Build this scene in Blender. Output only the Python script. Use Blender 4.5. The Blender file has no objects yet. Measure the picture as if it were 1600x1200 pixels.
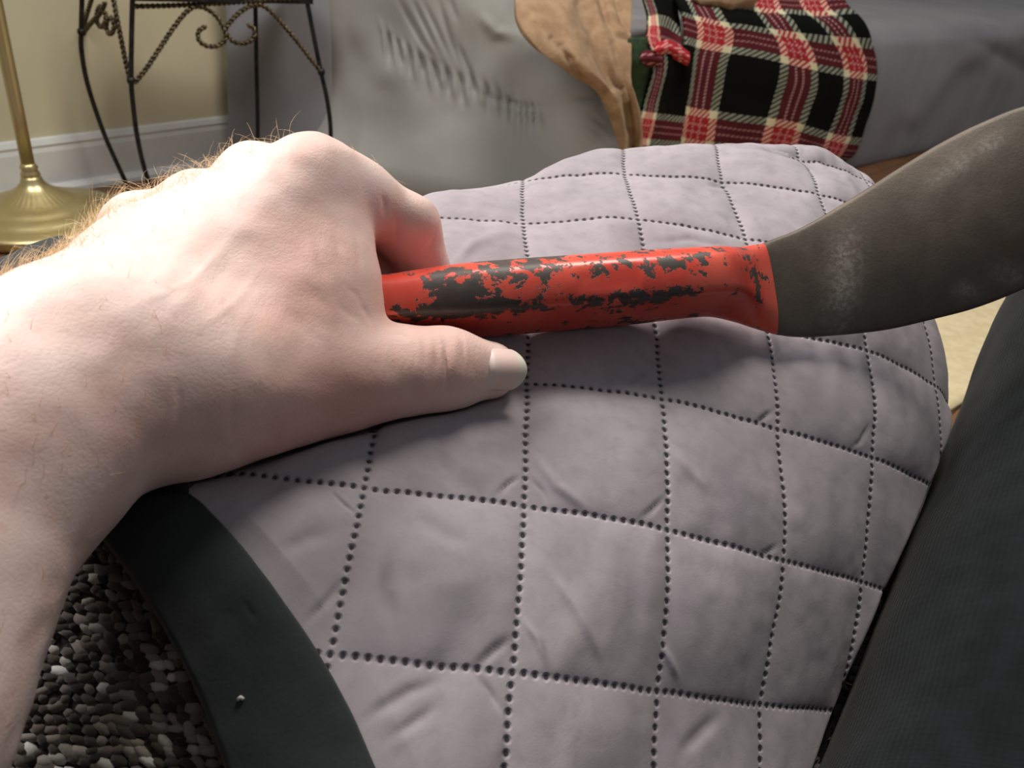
import bpy, bmesh, math, random
import numpy as np
from mathutils import Vector

SC = bpy.context.scene
COL = SC.collection
random.seed(4)
RNG = np.random.default_rng(7)

# ------------------------------------------------------------------ camera, world, light, exposure
FPX = 1256.0
PITCH, ROLL = math.radians(32.0), math.radians(6.0)
CAM = np.array([0.0, 0.0, 0.72])
_f = np.array([0, math.cos(PITCH), -math.sin(PITCH)])
_u0 = np.array([0, math.sin(PITCH), math.cos(PITCH)])
_r0 = np.array([1.0, 0, 0])
_r = math.cos(ROLL) * _r0 + math.sin(ROLL) * _u0
_u = -math.sin(ROLL) * _r0 + math.cos(ROLL) * _u0
cd = bpy.data.cameras.new('camera')
cam = bpy.data.objects.new('camera', cd)
COL.objects.link(cam)
from mathutils import Matrix
M4 = Matrix(((_r[0], _u[0], -_f[0], CAM[0]), (_r[1], _u[1], -_f[1], CAM[1]), (_r[2], _u[2], -_f[2], CAM[2]), (0, 0, 0, 1)))
cam.matrix_world = M4
cd.sensor_width = 36.0
cd.lens = 36.0 * FPX / 1600.0
cd.clip_start = 0.01
cd.dof.use_dof = True
cd.dof.focus_distance = 0.32
cd.dof.aperture_fstop = 24.0
SC.camera = cam

w = bpy.data.worlds.new('room_light')
SC.world = w
w.use_nodes = True
bg = w.node_tree.nodes['Background']
bg.inputs[0].default_value = (0.95, 0.97, 1.0, 1)
bg.inputs[1].default_value = 0.20
def area(name, loc, target, size, energy, color):
    l = bpy.data.lights.new(name, 'AREA')
    l.shape = 'DISK'; l.size = size; l.energy = energy; l.color = color
    o = bpy.data.objects.new(name, l); COL.objects.link(o)
    o.location = loc
    o.rotation_euler = (Vector(target) - Vector(loc)).to_track_quat('-Z', 'Y').to_euler()
    return o
area('key_light', (-1.00, 0.74, 1.60), (-0.05, 0.25, 0.6), 0.70, 26.0, (1.0, 0.97, 0.945))  # area key light from the upper left; its source is unseen
area('overhead_fill', (0.3, 1.3, 2.5), (0.0, 1.6, 0.2), 0.8, 38.0, (1.0, 0.95, 0.86))  # unseen overhead fill that brightens the sofa, wall and floor
SC.view_settings.view_transform = 'Standard'
SC.view_settings.look = 'None'
SC.view_settings.gamma = 1.0
SC.view_settings.use_curve_mapping = False
SC.view_settings.exposure = 0.10

# ------------------------------------------------------------------ helpers
def P(px, py, d):
    """the point seen at (px, py) at d metres along the view axis"""
    return CAM + d * (_r * (px - 800) / FPX + _u * (600 - py) / FPX + _f)
RW = np.stack([_r, _u, _f])
def proj(p):
    q = (np.asarray(p) - CAM) @ RW.T
    return np.stack([800 + FPX * q[..., 0] / q[..., 2], 600 - FPX * q[..., 1] / q[..., 2], q[..., 2]], -1)
def ray(px, py):
    return _r * (px - 800) / FPX + _u * (600 - py) / FPX + _f
def on_plane(px, py, p0, n):
    v = ray(px, py)
    return CAM + v * (np.dot(np.asarray(p0) - CAM, n) / np.dot(v, n))
def on_z(px, py, z):
    return on_plane(px, py, (0, 0, z), np.array([0, 0, 1.0]))
def nz(v):
    v = np.asarray(v, float); return v / max(np.linalg.norm(v), 1e-12)

def empty(name, loc, label=None, cat=None, group=None):
    o = bpy.data.objects.new(name, None); COL.objects.link(o)
    o.location = loc; o.empty_display_size = 0.05
    tag(o, label, cat, group); return o
def tag(o, label=None, cat=None, group=None, kind=None):
    for k, v in (('label', label), ('category', cat), ('group', group), ('kind', kind)):
        if v: o[k] = v
    return o
def link(name, me, mat, parent=None, smooth=True):
    o = bpy.data.objects.new(name, me); COL.objects.link(o)
    if mat is not None: me.materials.append(mat)
    if smooth:
        me.polygons.foreach_set('use_smooth', [True] * len(me.polygons))
    if parent is not None:
        o.parent = parent
        bpy.context.view_layer.update()
        o.matrix_parent_inverse = Matrix.Translation(-Vector(parent.location)) if parent.type == 'EMPTY' else Matrix()
    return o
def mesh_np(name, V, Fc, mat, parent=None, smooth=True, uv=None, attr=None):
    me = bpy.data.meshes.new(name)
    V = np.asarray(V, np.float64)
    if isinstance(Fc, np.ndarray):
        n = Fc.shape[1]
        me.vertices.add(len(V)); me.vertices.foreach_set('co', V.astype(np.float32).ravel())
        me.loops.add(Fc.size); me.loops.foreach_set('vertex_index', Fc.astype(np.int32).ravel())
        me.polygons.add(len(Fc)); me.polygons.foreach_set('loop_start', np.arange(0, Fc.size, n, dtype=np.int32))
        me.update(calc_edges=True)
    else:
        me.from_pydata([tuple(v) for v in V], [], [tuple(f) for f in Fc]); me.update()
    if uv is not None:
        ul = me.uv_layers.new(name='UVMap')
        vi = np.empty(len(me.loops), np.int32); me.loops.foreach_get('vertex_index', vi)
        ul.data.foreach_set('uv', np.asarray(uv, np.float32)[vi].ravel())
    if attr:
        for k, a in attr.items():
            at = me.attributes.new(k, 'FLOAT', 'POINT'); at.data.foreach_set('value', np.asarray(a, np.float32))
    return link(name, me, mat, parent, smooth)
def grid_faces(nu, nv, keep=None):
    i, j = np.meshgrid(np.arange(nu - 1), np.arange(nv - 1), indexing='ij')
    a = i * nv + j
    Fc = np.stack([a, a + nv, a + nv + 1, a + 1], -1).reshape(-1, 4)
    if keep is not None: Fc = Fc[keep.reshape(-1)]
    return Fc
def cr_weights(t):
    return np.stack([-.5*t**3+t**2-.5*t, 1.5*t**3-2.5*t**2+1, -1.5*t**3+2*t**2+.5*t, .5*t**3-.5*t**2], -1)
def cr_pad(A, axis):
    A = np.moveaxis(A, axis, 0)
    A = np.concatenate([[2*A[0]-A[1]], A, [2*A[-1]-A[-2]]], 0)
    return np.moveaxis(A, 0, axis)
def cr_grid(A, u, v):
    """Catmull-Rom through control grid A (nu, nv, 3) at fractional indices u, v (any shape); linear beyond the ends"""
    A = np.asarray(A, float); nu, nv = A.shape[:2]
    Ap = cr_pad(cr_pad(A, 0), 1)
    uc = np.clip(u, 0, nu-1); vc = np.clip(v, 0, nv-1)
    iu = np.minimum(np.floor(uc).astype(int), nu-2); iv = np.minimum(np.floor(vc).astype(int), nv-2)
    wu = cr_weights(uc-iu); wv = cr_weights(vc-iv)
    out = np.zeros(u.shape + (A.shape[2],))
    for a in range(4):
        for b in range(4):
            out += (wu[..., a]*wv[..., b])[..., None] * Ap[iu+a, iv+b]
    du = (u-uc)[..., None]; dv = (v-vc)[..., None]
    eu = np.where(du > 0, Ap[-2, np.minimum(iv+1, nv)]-Ap[-3, np.minimum(iv+1, nv)], Ap[2, np.minimum(iv+1, nv)]-Ap[1, np.minimum(iv+1, nv)])
    ev = np.where(dv > 0, Ap[np.minimum(iu+1, nu), -2]-Ap[np.minimum(iu+1, nu), -3], Ap[np.minimum(iu+1, nu), 2]-Ap[np.minimum(iu+1, nu), 1])
    return out + du*eu + dv*ev
def cr_line(pts, n):
    A = np.asarray(pts, float)[:, None, :]
    A = np.concatenate([A, A], 1)
    u = np.linspace(0, len(pts)-1, n)
    return cr_grid(A, u, np.zeros(n))
def cloth(name, ctrl, uvc, nu, nv, mat, parent=None, thick=0.004, disp=None):
    """cloth through a control grid of points (rows, cols, 3) with uv per control point"""
    ctrl = np.asarray(ctrl, float); R_, C_ = ctrl.shape[:2]
    U, V = np.meshgrid(np.linspace(0, R_-1, nu), np.linspace(0, C_-1, nv), indexing='ij')
    X = cr_grid(ctrl, U, V)
    UV = cr_grid(np.concatenate([np.asarray(uvc, float), np.zeros((R_, C_, 1))], -1), U, V)[..., :2]
    N = np.cross(np.gradient(X, axis=1), np.gradient(X, axis=0)); N /= np.linalg.norm(N, axis=-1, keepdims=True)+1e-12
    if np.mean(np.sum(N*(X-CAM), -1)) > 0: N = -N
    if disp is not None: X = X + N*disp(UV[..., 0], UV[..., 1], X)[..., None]
    nrm = np.cross(np.gradient(X, axis=0), np.gradient(X, axis=1))
    Fc = grid_faces(nu, nv)
    if np.mean(np.sum(nrm*N, -1)) < 0: Fc = Fc[:, ::-1].copy()
    o = mesh_np(name, X.reshape(-1, 3), Fc, mat, parent, True, UV.reshape(-1, 2))
    m = o.modifiers.new('thickness', 'SOLIDIFY'); m.thickness = thick; m.offset = -1
    return o
def tube_np(path, rad, ns=8, cap=True):
    """vertices and quads of a tube along path; rad scalar or per point"""
    path = np.asarray(path, float); n = len(path)
    rad = np.broadcast_to(np.asarray(rad, float), (n,))
    T = np.gradient(path, axis=0); T /= np.linalg.norm(T, axis=1, keepdims=True)+1e-12
    ref = np.array([0.3, 0.5, 0.81]); ref = nz(ref-T[0]*np.dot(ref, T[0]))
    V = []; nrm = ref
    ang = np.linspace(0, 2*math.pi, ns, endpoint=False)
    for k in range(n):
        nrm = nz(nrm-T[k]*np.dot(nrm, T[k])); b = np.cross(T[k], nrm)
        V.append(path[k]+rad[k]*(np.cos(ang)[:, None]*nrm+np.sin(ang)[:, None]*b))
    V = np.concatenate(V)
    Fc = []
    for k in range(n-1):
        for a in range(ns):
            b = (a+1) % ns
            Fc.append((k*ns+a, k*ns+b, (k+1)*ns+b, (k+1)*ns+a))
    if cap:
        Fc.append(tuple(range(ns-1, -1, -1))); Fc.append(tuple((n-1)*ns+a for a in range(ns)))
    return V, Fc
def merge(parts):
    V, Fc, o = [], [], 0
    for v, f in parts:
        V.append(v); Fc += [tuple(i+o for i in q) for q in f]; o += len(v)
    return np.concatenate(V), Fc
def rope_np(path, r):
    """two strands twisted round each other"""
    path = np.asarray(path, float)
    L = np.concatenate([[0], np.cumsum(np.linalg.norm(np.diff(path, axis=0), axis=1))])
    n = max(int(L[-1]/0.0022), 8); s = np.linspace(0, L[-1], n)
    C_ = np.stack([np.interp(s, L, path[:, k]) for k in range(3)], -1)
    T = np.gradient(C_, axis=0); T /= np.linalg.norm(T, axis=1, keepdims=True)+1e-12
    ref = np.array([0.2, -0.9, 0.3]); out = []
    N = np.zeros_like(C_); nn = ref
    for k in range(n):
        nn = nz(nn-T[k]*np.dot(nn, T[k])); N[k] = nn
    B = np.cross(T, N)
    for ph in (0, math.pi):
        a = s/0.020*2*math.pi+ph
        out.append(tube_np(C_+0.5*r*(np.cos(a)[:, None]*N+np.sin(a)[:, None]*B), 0.56*r, 5))
    return merge(out)
def lathe_np(prof, ns=64, flute=None):
    prof = np.asarray(prof, float); a = np.linspace(0, 2*math.pi, ns, endpoint=False)
    V = []
    for k, (rr, z) in enumerate(prof):
        q = rr*(1+(flute(rr, z, a) if flute else 0*a))
        V.append(np.stack([q*np.cos(a), q*np.sin(a), np.full(ns, z)], -1))
    V = np.concatenate(V); Fc = []
    for k in range(len(prof)-1):
        for i in range(ns):
            j = (i+1) % ns
            Fc.append((k*ns+i, k*ns+j, (k+1)*ns+j, (k+1)*ns+i))
    Fc.append(tuple(range(ns-1, -1, -1))); Fc.append(tuple((len(prof)-1)*ns+i for i in range(ns)))
    return V, Fc
def bevel(o, wd, seg=3):
    m = o.modifiers.new('bevel', 'BEVEL'); m.width = wd; m.segments = seg; m.limit_method = 'ANGLE'; return o
def box_np(o, ax, ay, az, x0, x1, y0, y1, z0, z1):
    o, ax, ay, az = map(np.asarray, (o, ax, ay, az))
    V = np.array([o+ax*x+ay*y+az*z for z in (z0, z1) for y in (y0, y1) for x in (x0, x1)])
    Fc = [(0, 2, 3, 1), (4, 5, 7, 6), (0, 1, 5, 4), (2, 6, 7, 3), (0, 4, 6, 2), (1, 3, 7, 5)]
    if np.dot(np.cross(ax, ay), az) < 0: Fc = [f[::-1] for f in Fc]
    return V, Fc

# --- signed-distance bodies
def smin(a, b, k):
    h = np.maximum(k-np.abs(a-b), 0)/k
    return np.minimum(a, b)-h*h*k*0.25
class Field:
    def __init__(s, lo, hi, h):
        s.h = h; s.lo = np.asarray(lo, float)
        s.n = np.ceil((np.asarray(hi)-s.lo)/h).astype(int)+1
        s.F = np.full(s.n, 0.05, np.float32)
    def block(s, lo, hi):
        a = np.clip(np.floor((np.asarray(lo)-s.lo)/s.h).astype(int), 0, s.n-1)
        b = np.clip(np.ceil((np.asarray(hi)-s.lo)/s.h).astype(int)+1, 1, s.n)
        g = [(s.lo[k]+s.h*np.arange(a[k], b[k])).astype(np.float32) for k in range(3)]
        return tuple(slice(a[k], b[k]) for k in range(3)), np.meshgrid(*g, indexing='ij', sparse=True)
    def cone(s, a, b, ra, rb, k=0.008):
        a = np.asarray(a, float); b = np.asarray(b, float); m = max(ra, rb)+k+3*s.h
        sl, (x, y, z) = s.block(np.minimum(a, b)-m, np.maximum(a, b)+m)
        ba = b-a; L2 = max(float(ba@ba), 1e-12)
        t = np.clip(((x-a[0])*ba[0]+(y-a[1])*ba[1]+(z-a[2])*ba[2])/L2, 0, 1)
        d = np.sqrt((x-a[0]-t*ba[0])**2+(y-a[1]-t*ba[1])**2+(z-a[2]-t*ba[2])**2)-(ra+t*(rb-ra))
        s.F[sl] = smin(s.F[sl], d.astype(np.float32), k)
    def at(s, X):
        p = (np.asarray(X)-s.lo)/s.h; ok = np.all((p > 0) & (p < s.n-1.001), -1)
        p = np.clip(p, 0, s.n-1.001); i = p.astype(int); t = p-i; o = 0
        for a in (0, 1):
            for b in (0, 1):
                for c in (0, 1):
                    wg = (t[..., 0] if a else 1-t[..., 0])*(t[..., 1] if b else 1-t[..., 1])*(t[..., 2] if c else 1-t[..., 2])
                    o = o+wg*s.F[i[..., 0]+a, i[..., 1]+b, i[..., 2]+c]
        return np.where(ok, o, .05)
    def mesh(s):
        F = s.F; ins = F < 0
        c = [(i, j, k) for i in (0, 1) for j in (0, 1) for k in (0, 1)]
        n = F.shape; cn = tuple(v-1 for v in n)
        cnt = np.zeros(cn, np.int8)
        for i, j, k in c: cnt += ins[i:i+cn[0], j:j+cn[1], k:k+cn[2]]
        act = (cnt > 0) & (cnt < 8); ijk = np.argwhere(act)
        ids = np.full(cn, -1, np.int32); ids[act] = np.arange(len(ijk))
        val = np.stack([F[ijk[:, 0]+i, ijk[:, 1]+j, ijk[:, 2]+k] for i, j, k in c], 1)
        acc = np.zeros((len(ijk), 3)); num = np.zeros(len(ijk)); ca = np.array(c, float)
        for a in range(8):
            for b in range(a+1, 8):
                if np.abs(ca[a]-ca[b]).sum() != 1: continue
                fa, fb = val[:, a], val[:, b]; mk = (fa < 0) != (fb < 0)
                t = np.where(mk, fa/np.where(mk, fa-fb, 1), 0)
                acc += np.where(mk[:, None], ca[a]+t[:, None]*(ca[b]-ca[a]), 0); num += mk
        V = s.lo+s.h*(ijk+acc/num[:, None]); Q = []
        for ax in range(3):
            o = [k for k in range(3) if k != ax]
            s0 = [slice(None)]*3; s1 = [slice(None)]*3; s0[ax] = slice(0, -1); s1[ax] = slice(1, None)
            A, B = ins[tuple(s0)], ins[tuple(s1)]
            e = np.argwhere(A != B)
            ok = (e[:, o[0]] > 0) & (e[:, o[1]] > 0) & (e[:, o[0]] < n[o[0]]-1) & (e[:, o[1]] < n[o[1]]-1)
            e = e[ok]; sg = A[e[:, 0], e[:, 1], e[:, 2]]
            q = []
            for da, db in ((0, 0), (-1, 0), (-1, -1), (0, -1)):
                g = e.copy(); g[:, o[0]] += da; g[:, o[1]] += db
                q.append(ids[g[:, 0], g[:, 1], g[:, 2]])
            q = np.stack(q, 1)
            fl = sg if ax != 1 else ~sg
            q[~fl] = q[~fl][:, ::-1]
            Q.append(q)
        return V, np.concatenate(Q)
def normals(V, Q):
    a, b, c, d = (V[Q[:, k]] for k in range(4))
    fn = np.cross(c-a, d-b); N = np.zeros_like(V)
    for k in range(4): np.add.at(N, Q[:, k], fn)
    return N/(np.linalg.norm(N, axis=1, keepdims=True)+1e-20)
def relax(V, Q, it, lam=0.5):
    for _ in range(it):
        S = np.zeros_like(V); n = np.zeros(len(V))
        for k in range(4):
            a, b = Q[:, k], Q[:, (k+1) % 4]
            np.add.at(S, a, V[b]); np.add.at(S, b, V[a]); np.add.at(n, a, 1); np.add.at(n, b, 1)
        V = V+lam*(S/n[:, None]-V)
    return V
def seg_dist(p, line):
    """distance of 2-D points to a polyline"""
    best = np.full(len(p), 1e9)
    for a, b in zip(line[:-1], line[1:]):
        a = np.asarray(a, float); ba = np.asarray(b, float)-a
        t = np.clip(((p-a)@ba)/(ba@ba+1e-9), 0, 1)
        best = np.minimum(best, np.linalg.norm(p-a-t[:, None]*ba, axis=1))
    return best
def taper(p, line):
    """1 along the middle of a polyline, falling to 0 at its two ends"""
    A = np.asarray(line, float); L = np.concatenate([[0], np.cumsum(np.linalg.norm(np.diff(A, axis=0), axis=1))])
    best = np.full(len(p), 1e9); s = np.zeros(len(p))
    for k in range(len(A)-1):
        ba = A[k+1]-A[k]; t = np.clip(((p-A[k])@ba)/(ba@ba+1e-9), 0, 1)
        d = np.linalg.norm(p-A[k]-t[:, None]*ba, axis=1); m = d < best
        best[m] = d[m]; s[m] = (L[k]+t[m]*(L[k+1]-L[k]))/L[-1]
    e = np.clip(np.minimum(s, 1-s)/.42, 0, 1)
    return .12+.88*e*e*(3-2*e)
def carve(V, N, lines):
    """modelling brush: grooves (depth > 0) or ridges along traced lines on the side that faces the photographer"""
    q = proj(V)[:, :2]; front = np.sum(N*(V-CAM), 1) < 0
    D = np.zeros(len(V))
    for line, wd, dp in lines:
        lo = np.min(line, 0)-4*wd; hi = np.max(line, 0)+4*wd
        m = front & np.all((q > lo) & (q < hi), 1)
        if not m.any(): continue
        D[m] -= dp*np.exp(-(seg_dist(q[m], line)/wd)**2)*taper(q[m], line)
    return V+N*D[:, None]
def vnoise(X, scale, seed=0):
    """smooth value noise, about -1..1"""
    r = np.random.default_rng(seed); T = r.uniform(-1, 1, (32, 32, 32))
    p = np.asarray(X)*scale; i = np.floor(p).astype(int); t = p-i; t = t*t*(3-2*t); o = 0
    for a in (0, 1):
        for b in (0, 1):
            for c in (0, 1):
                wgt = (t[..., 0] if a else 1-t[..., 0])*(t[..., 1] if b else 1-t[..., 1])*(t[..., 2] if c else 1-t[..., 2])
                o = o+wgt*T[(i[..., 0]+a) % 32, (i[..., 1]+b) % 32, (i[..., 2]+c) % 32]
    return o

# --- materials
def lin(c):
    return tuple((x/12.92 if x <= 0.04045 else ((x+0.055)/1.055)**2.4) for x in [v/255 for v in c])+(1.0,)
class Mat:
    def __init__(s, name, base=(128, 128, 128), rough=0.6, metal=0.0, spec=0.5):
        s.m = bpy.data.materials.new(name); s.m.use_nodes = True
        s.t = s.m.node_tree; s.N = s.t.nodes; s.b = s.N['Principled BSDF']
        s.b.inputs['Base Color'].default_value = lin(base)
        s.b.inputs['Roughness'].default_value = rough; s.b.inputs['Metallic'].default_value = metal
        s.b.inputs['Specular IOR Level'].default_value = spec
    def n(s, typ, **kw):
        q = s.N.new(typ)
        for k, v in kw.items():
            if k.startswith('i_'): q.inputs[k[2:].replace('_', ' ')].default_value = v
            else: setattr(q, k, v)
        return q
    def l(s, a, b): s.t.links.new(a, b)
    def coord(s, kind='Object', scale=(1, 1, 1), rot=(0, 0, 0)):
        c = s.n('ShaderNodeTexCoord'); m = s.n('ShaderNodeMapping')
        m.inputs['Scale'].default_value = scale; m.inputs['Rotation'].default_value = rot
        s.l(c.outputs[kind], m.inputs['Vector']); return m.outputs[0]
    def noise(s, vec, scale, detail=3, rough=0.5, dist=0.0):
        q = s.n('ShaderNodeTexNoise'); q.inputs['Scale'].default_value = scale; q.inputs['Detail'].default_value = detail
        q.inputs['Roughness'].default_value = rough; q.inputs['Distortion'].default_value = dist
        s.l(vec, q.inputs['Vector']); return q.outputs['Fac']
    def math(s, op, a, b=None, c=None, clamp=False):
        q = s.n('ShaderNodeMath', operation=op); q.use_clamp = clamp
        for k, v in enumerate((a, b, c)):
            if v is None: continue
            if isinstance(v, (int, float)): q.inputs[k].default_value = v
            else: s.l(v, q.inputs[k])
        return q.outputs[0]
    def step(s, x, lo, hi):
        q = s.n('ShaderNodeMapRange', interpolation_type='SMOOTHSTEP')
        q.inputs['From Min'].default_value = lo; q.inputs['From Max'].default_value = hi
        s.l(x, q.inputs['Value']); return q.outputs['Result']
    def mix(s, fac, a, b):
        q = s.n('ShaderNodeMix', data_type='RGBA')
        for v, k in ((fac, 0), (a, 6), (b, 7)):
            if isinstance(v, (int, float)): q.inputs[k].default_value = v
            elif isinstance(v, tuple): q.inputs[k].default_value = lin(v) if len(v) == 3 else v
            else: s.l(v, q.inputs[k])
        return q.outputs[2]
    def color(s, c): s.l(c, s.b.inputs['Base Color']); return s
    def rough(s, c): s.l(c, s.b.inputs['Roughness']); return s
    def bump(s, h, strength=0.3, dist=0.001):
        q = s.n('ShaderNodeBump'); q.inputs['Strength'].default_value = strength; q.inputs['Distance'].default_value = dist
        s.l(h, q.inputs['Height']); 
        if s.b.inputs['Normal'].links: s.l(s.b.inputs['Normal'].links[0].from_socket, q.inputs['Normal'])
        s.l(q.outputs[0], s.b.inputs['Normal']); return s
    def attr(s, name):
        return s.n('ShaderNodeAttribute', attribute_name=name).outputs['Fac']
    def uv(s):
        c = s.n('ShaderNodeTexCoord'); q = s.n('ShaderNodeSeparateXYZ'); s.l(c.outputs['UV'], q.inputs[0])
        return q.outputs[0], q.outputs[1], c.outputs['UV']
def mottled(name, a, b, scale, rough=0.8, metal=0.0, bump=0.0, bdist=0.001, bscale=None, spec=0.3, detail=3):
    M = Mat(name, a, rough, metal, spec); v = M.coord()
    M.color(M.mix(M.step(M.noise(v, scale, detail), 0.35, 0.65), a, b))
    if bump: M.bump(M.noise(v, bscale or scale*3, 3), bump, bdist)
    return M

# ------------------------------------------------------------------ the room
WD = nz((0.67, 0.742, 0)); WN = np.array([WD[1], -WD[0], 0]); WA = on_z(172, 203, 0.122)*[1, 1, 0]; UP = np.array([0, 0, 1.0])
M_wall = mottled('painted_plaster', (196, 188, 160), (186, 178, 150), 3, 0.7, bump=0.15, bscale=90)
M_white = mottled('white_trim_paint', (206, 206, 204), (196, 196, 196), 6, 0.45)
V, Fc = box_np(WA, WD, WN, UP, -2.5, 4.5, -0.12, 0.0, -0.02, 2.5)
tag(mesh_np('wall_left', V, Fc, M_wall.m, smooth=False), kind='structure')
def wall_strip(name, prof):
    n = len(prof); V = np.array([WA+WD*t+WN*a+UP*z for t in (-2.5, 4.5) for a, z in prof])
    Fc = [(i, i+1, n+i+1, n+i) for i in range(n-1)]+[(n-1, 0, n, 2*n-1), tuple(range(n-1, -1, -1)), tuple(range(n, 2*n))]
    o = mesh_np(name, V, Fc, M_white.m, smooth=False); return tag(o, kind='structure')
wall_strip('baseboard_left', [(-.005, 0), (.016, 0), (.016, .094), (.013, .104), (.015, .110), (.010, .122), (-.005, .125)])
wall_strip('trim_1', [(.016, 0), (.034, 0), (.033, .010), (.027, .017), (.016, .020)])

M_wood = Mat('floor_boards', (120, 84, 56), 0.4)
v = M_wood.coord('Object', (1, 1, 1), (0, 0, -math.atan2(WD[0], WD[1])))
rnd = M_wood.n('ShaderNodeObjectInfo').outputs['Random']
g = M_wood.noise(M_wood.coord('Object', (60, 4, 1), (0, 0, math.atan2(WD[0], WD[1]))), 1.0, 5, 0.6, 0.4)
c = M_wood.mix(g, (96, 64, 40), (150, 108, 72)); c = M_wood.mix(M_wood.math('MULTIPLY', rnd, 0.45), c, (84, 54, 34))
M_wood.color(c)
M_sub = mottled('subfloor', (40, 28, 20), (50, 36, 26), 8)
V, Fc = box_np((0.5, 2.0, 0), (1, 0, 0), (0, 1, 0), UP, -4.5, 5, -4.5, 5, -0.06, -0.021)
fl = tag(mesh_np('floor', V, Fc, M_sub.m, smooth=False), kind='structure')
k = 0
pm = None
for row in range(46):
    a0 = 0.0005+row*0.0825
    off = -2.6+(row*0.61) % 1.2
    while off < 4.2:
        L_ = 1.2
        c0 = WA+WN*(a0+0.04)+WD*(off+L_/2)
        q = proj(c0)
        if abs(c0[0]) < 2.6 and -1.2 < c0[1] < 4.2 and k < 290:
            if pm is None:
                V, Fc = box_np((0, 0, 0), WD, WN, UP, -L_/2+.0008, L_/2-.0008, -0.0404, 0.0404, -0.02, 0.0)
                o = mesh_np('plank', V, Fc, M_wood.m, fl, smooth=False); pm = o.data
            else:
                o = bpy.data.objects.new('plank', pm); COL.objects.link(o); o.parent = fl
            o.location = c0; k += 1
        off += L_

# ------------------------------------------------------------------ rugs
def rug(name, lab, corner, ax, ay, lx, ly, ma, mb, z=0.009):
    ax = nz(ax); ay = nz(ay)
    nu, nv = 60, 44
    U, W_ = np.meshgrid(np.linspace(0, lx, nu), np.linspace(0, ly, nv), indexing='ij')
    X = np.asarray(corner)+U[..., None]*ax+W_[..., None]*ay
    X[..., 2] = z+0.0012*vnoise(X, 14, 3)
    Fc = grid_faces(nu, nv)
    if np.cross(ax, ay)[2] < 0: Fc = Fc[:, ::-1].copy()
    M = mottled(name+'_pile', ma, mb, 45, 0.95, bump=0.6, bscale=420, bdist=0.002)
    o = mesh_np(name, X.reshape(-1, 3), Fc, M.m)
    md = o.modifiers.new('thickness', 'SOLIDIFY'); md.thickness = z-0.001; md.offset = -1
    return tag(o, lab, 'rug')
SD = nz((0.74, 0.67, 0)); SN = np.array([SD[1], -SD[0], 0]); SA = np.array([1.109, 2.793, 0])
b0 = on_z(1497, 636, 0.0)
rug('area_rug', 'beige pile rug lying on the floorboards in front of the sofa', b0-SD*0.75, SD, -SN, 1.9, 0.72, (226, 210, 174), (216, 198, 158))
g0 = on_z(60, 420, 0)
rug('floor_runner', 'grey runner rug on the floor in front of the brass lamp base', g0-WD*1.3+WN*0.0, WD, WN, 1.55, 0.42, (120, 114, 116), (92, 88, 92))

# ------------------------------------------------------------------ brass floor lamp
M_brass = Mat('aged_brass', (176, 150, 88), 0.28, 0.85)
vb = M_brass.coord()
M_brass.color(M_brass.mix(M_brass.noise(vb, 18, 4), (190, 172, 122), (214, 202, 156)))
M_brass.rough(M_brass.math('MULTIPLY_ADD', M_brass.noise(vb, 40, 3), 0.2, 0.26))
lp = on_z(66, 352, 0); lp = np.array([lp[0], lp[1], 0.0]); lp = lp+WN*max(0, .206-np.dot(lp-WA, WN))
lamp = empty('floor_lamp', lp, 'polished brass floor lamp with a wide fluted round base beside the wall', 'lamp')
def flute(rr, z, a):
    if 0.034 < rr < 0.078 and z > 0.04: return 0.030*np.abs(np.sin(a*18))*math.sin((rr-0.034)/0.044*math.pi)
    return 0*a
prof = [(.150, .001), (.160, .004), (.164, .012), (.166, .020), (.168, .024), (.166, .028), (.155, .032), (.140, .036), (.133, .037), (.128, .041), (.118, .046), (.108, .048),
        (.103, .049), (.098, .053), (.088, .0575), (.080, .059), (.074, .060), (.066, .064), (.058, .068), (.050, .073), (.042, .0785), (.035, .083), (.028, .089), (.022, .097), (.020, .104), (.017, .110)]
V, Fc = lathe_np(prof, 144, flute); mesh_np('base', V+lp, Fc, M_brass.m, lamp)
V, Fc = lathe_np([(.017, .108), (.019, .112), (.0165, .118), (.015, .122), (.0175, .127), (.015, .132), (.013, .136)], 40); mesh_np('collar', V+lp, Fc, M_brass.m, lamp)
lean = np.array([0.030, 0.0, 0])
ph = np.linspace(.132, 1.42, 12)
V, Fc = tube_np([lp+UP*z+lean*(z-.13) for z in ph], .0128, 28); mesh_np('pole', V, Fc, M_brass.m, lamp)
tp = lp+lean*1.29
M_shade = mottled('shade_linen', (214, 204, 182), (204, 192, 168), 60, 0.9, bump=0.3, bscale=300)
V, Fc = lathe_np([(.02, 1.41), (.024, 1.43), (.02, 1.50), (.004, 1.52)], 24); mesh_np('socket', V+tp, Fc, M_brass.m, lamp)
a = np.linspace(0, 2*math.pi, 48, endpoint=False)
V = np.concatenate([np.stack([r_*np.cos(a), r_*np.sin(a), np.full(48, z)], -1) for r_, z in ((.16, 1.36), (.145, 1.44), (.11, 1.60))])+tp
Fc = [(k*48+i, k*48+(i+1) % 48, (k+1)*48+(i+1) % 48, (k+1)*48+i) for k in (0, 1) for i in range(48)]
o = mesh_np('shade', V, Fc, M_shade.m, lamp); md = o.modifiers.new('t', 'SOLIDIFY'); md.thickness = .003

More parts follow.
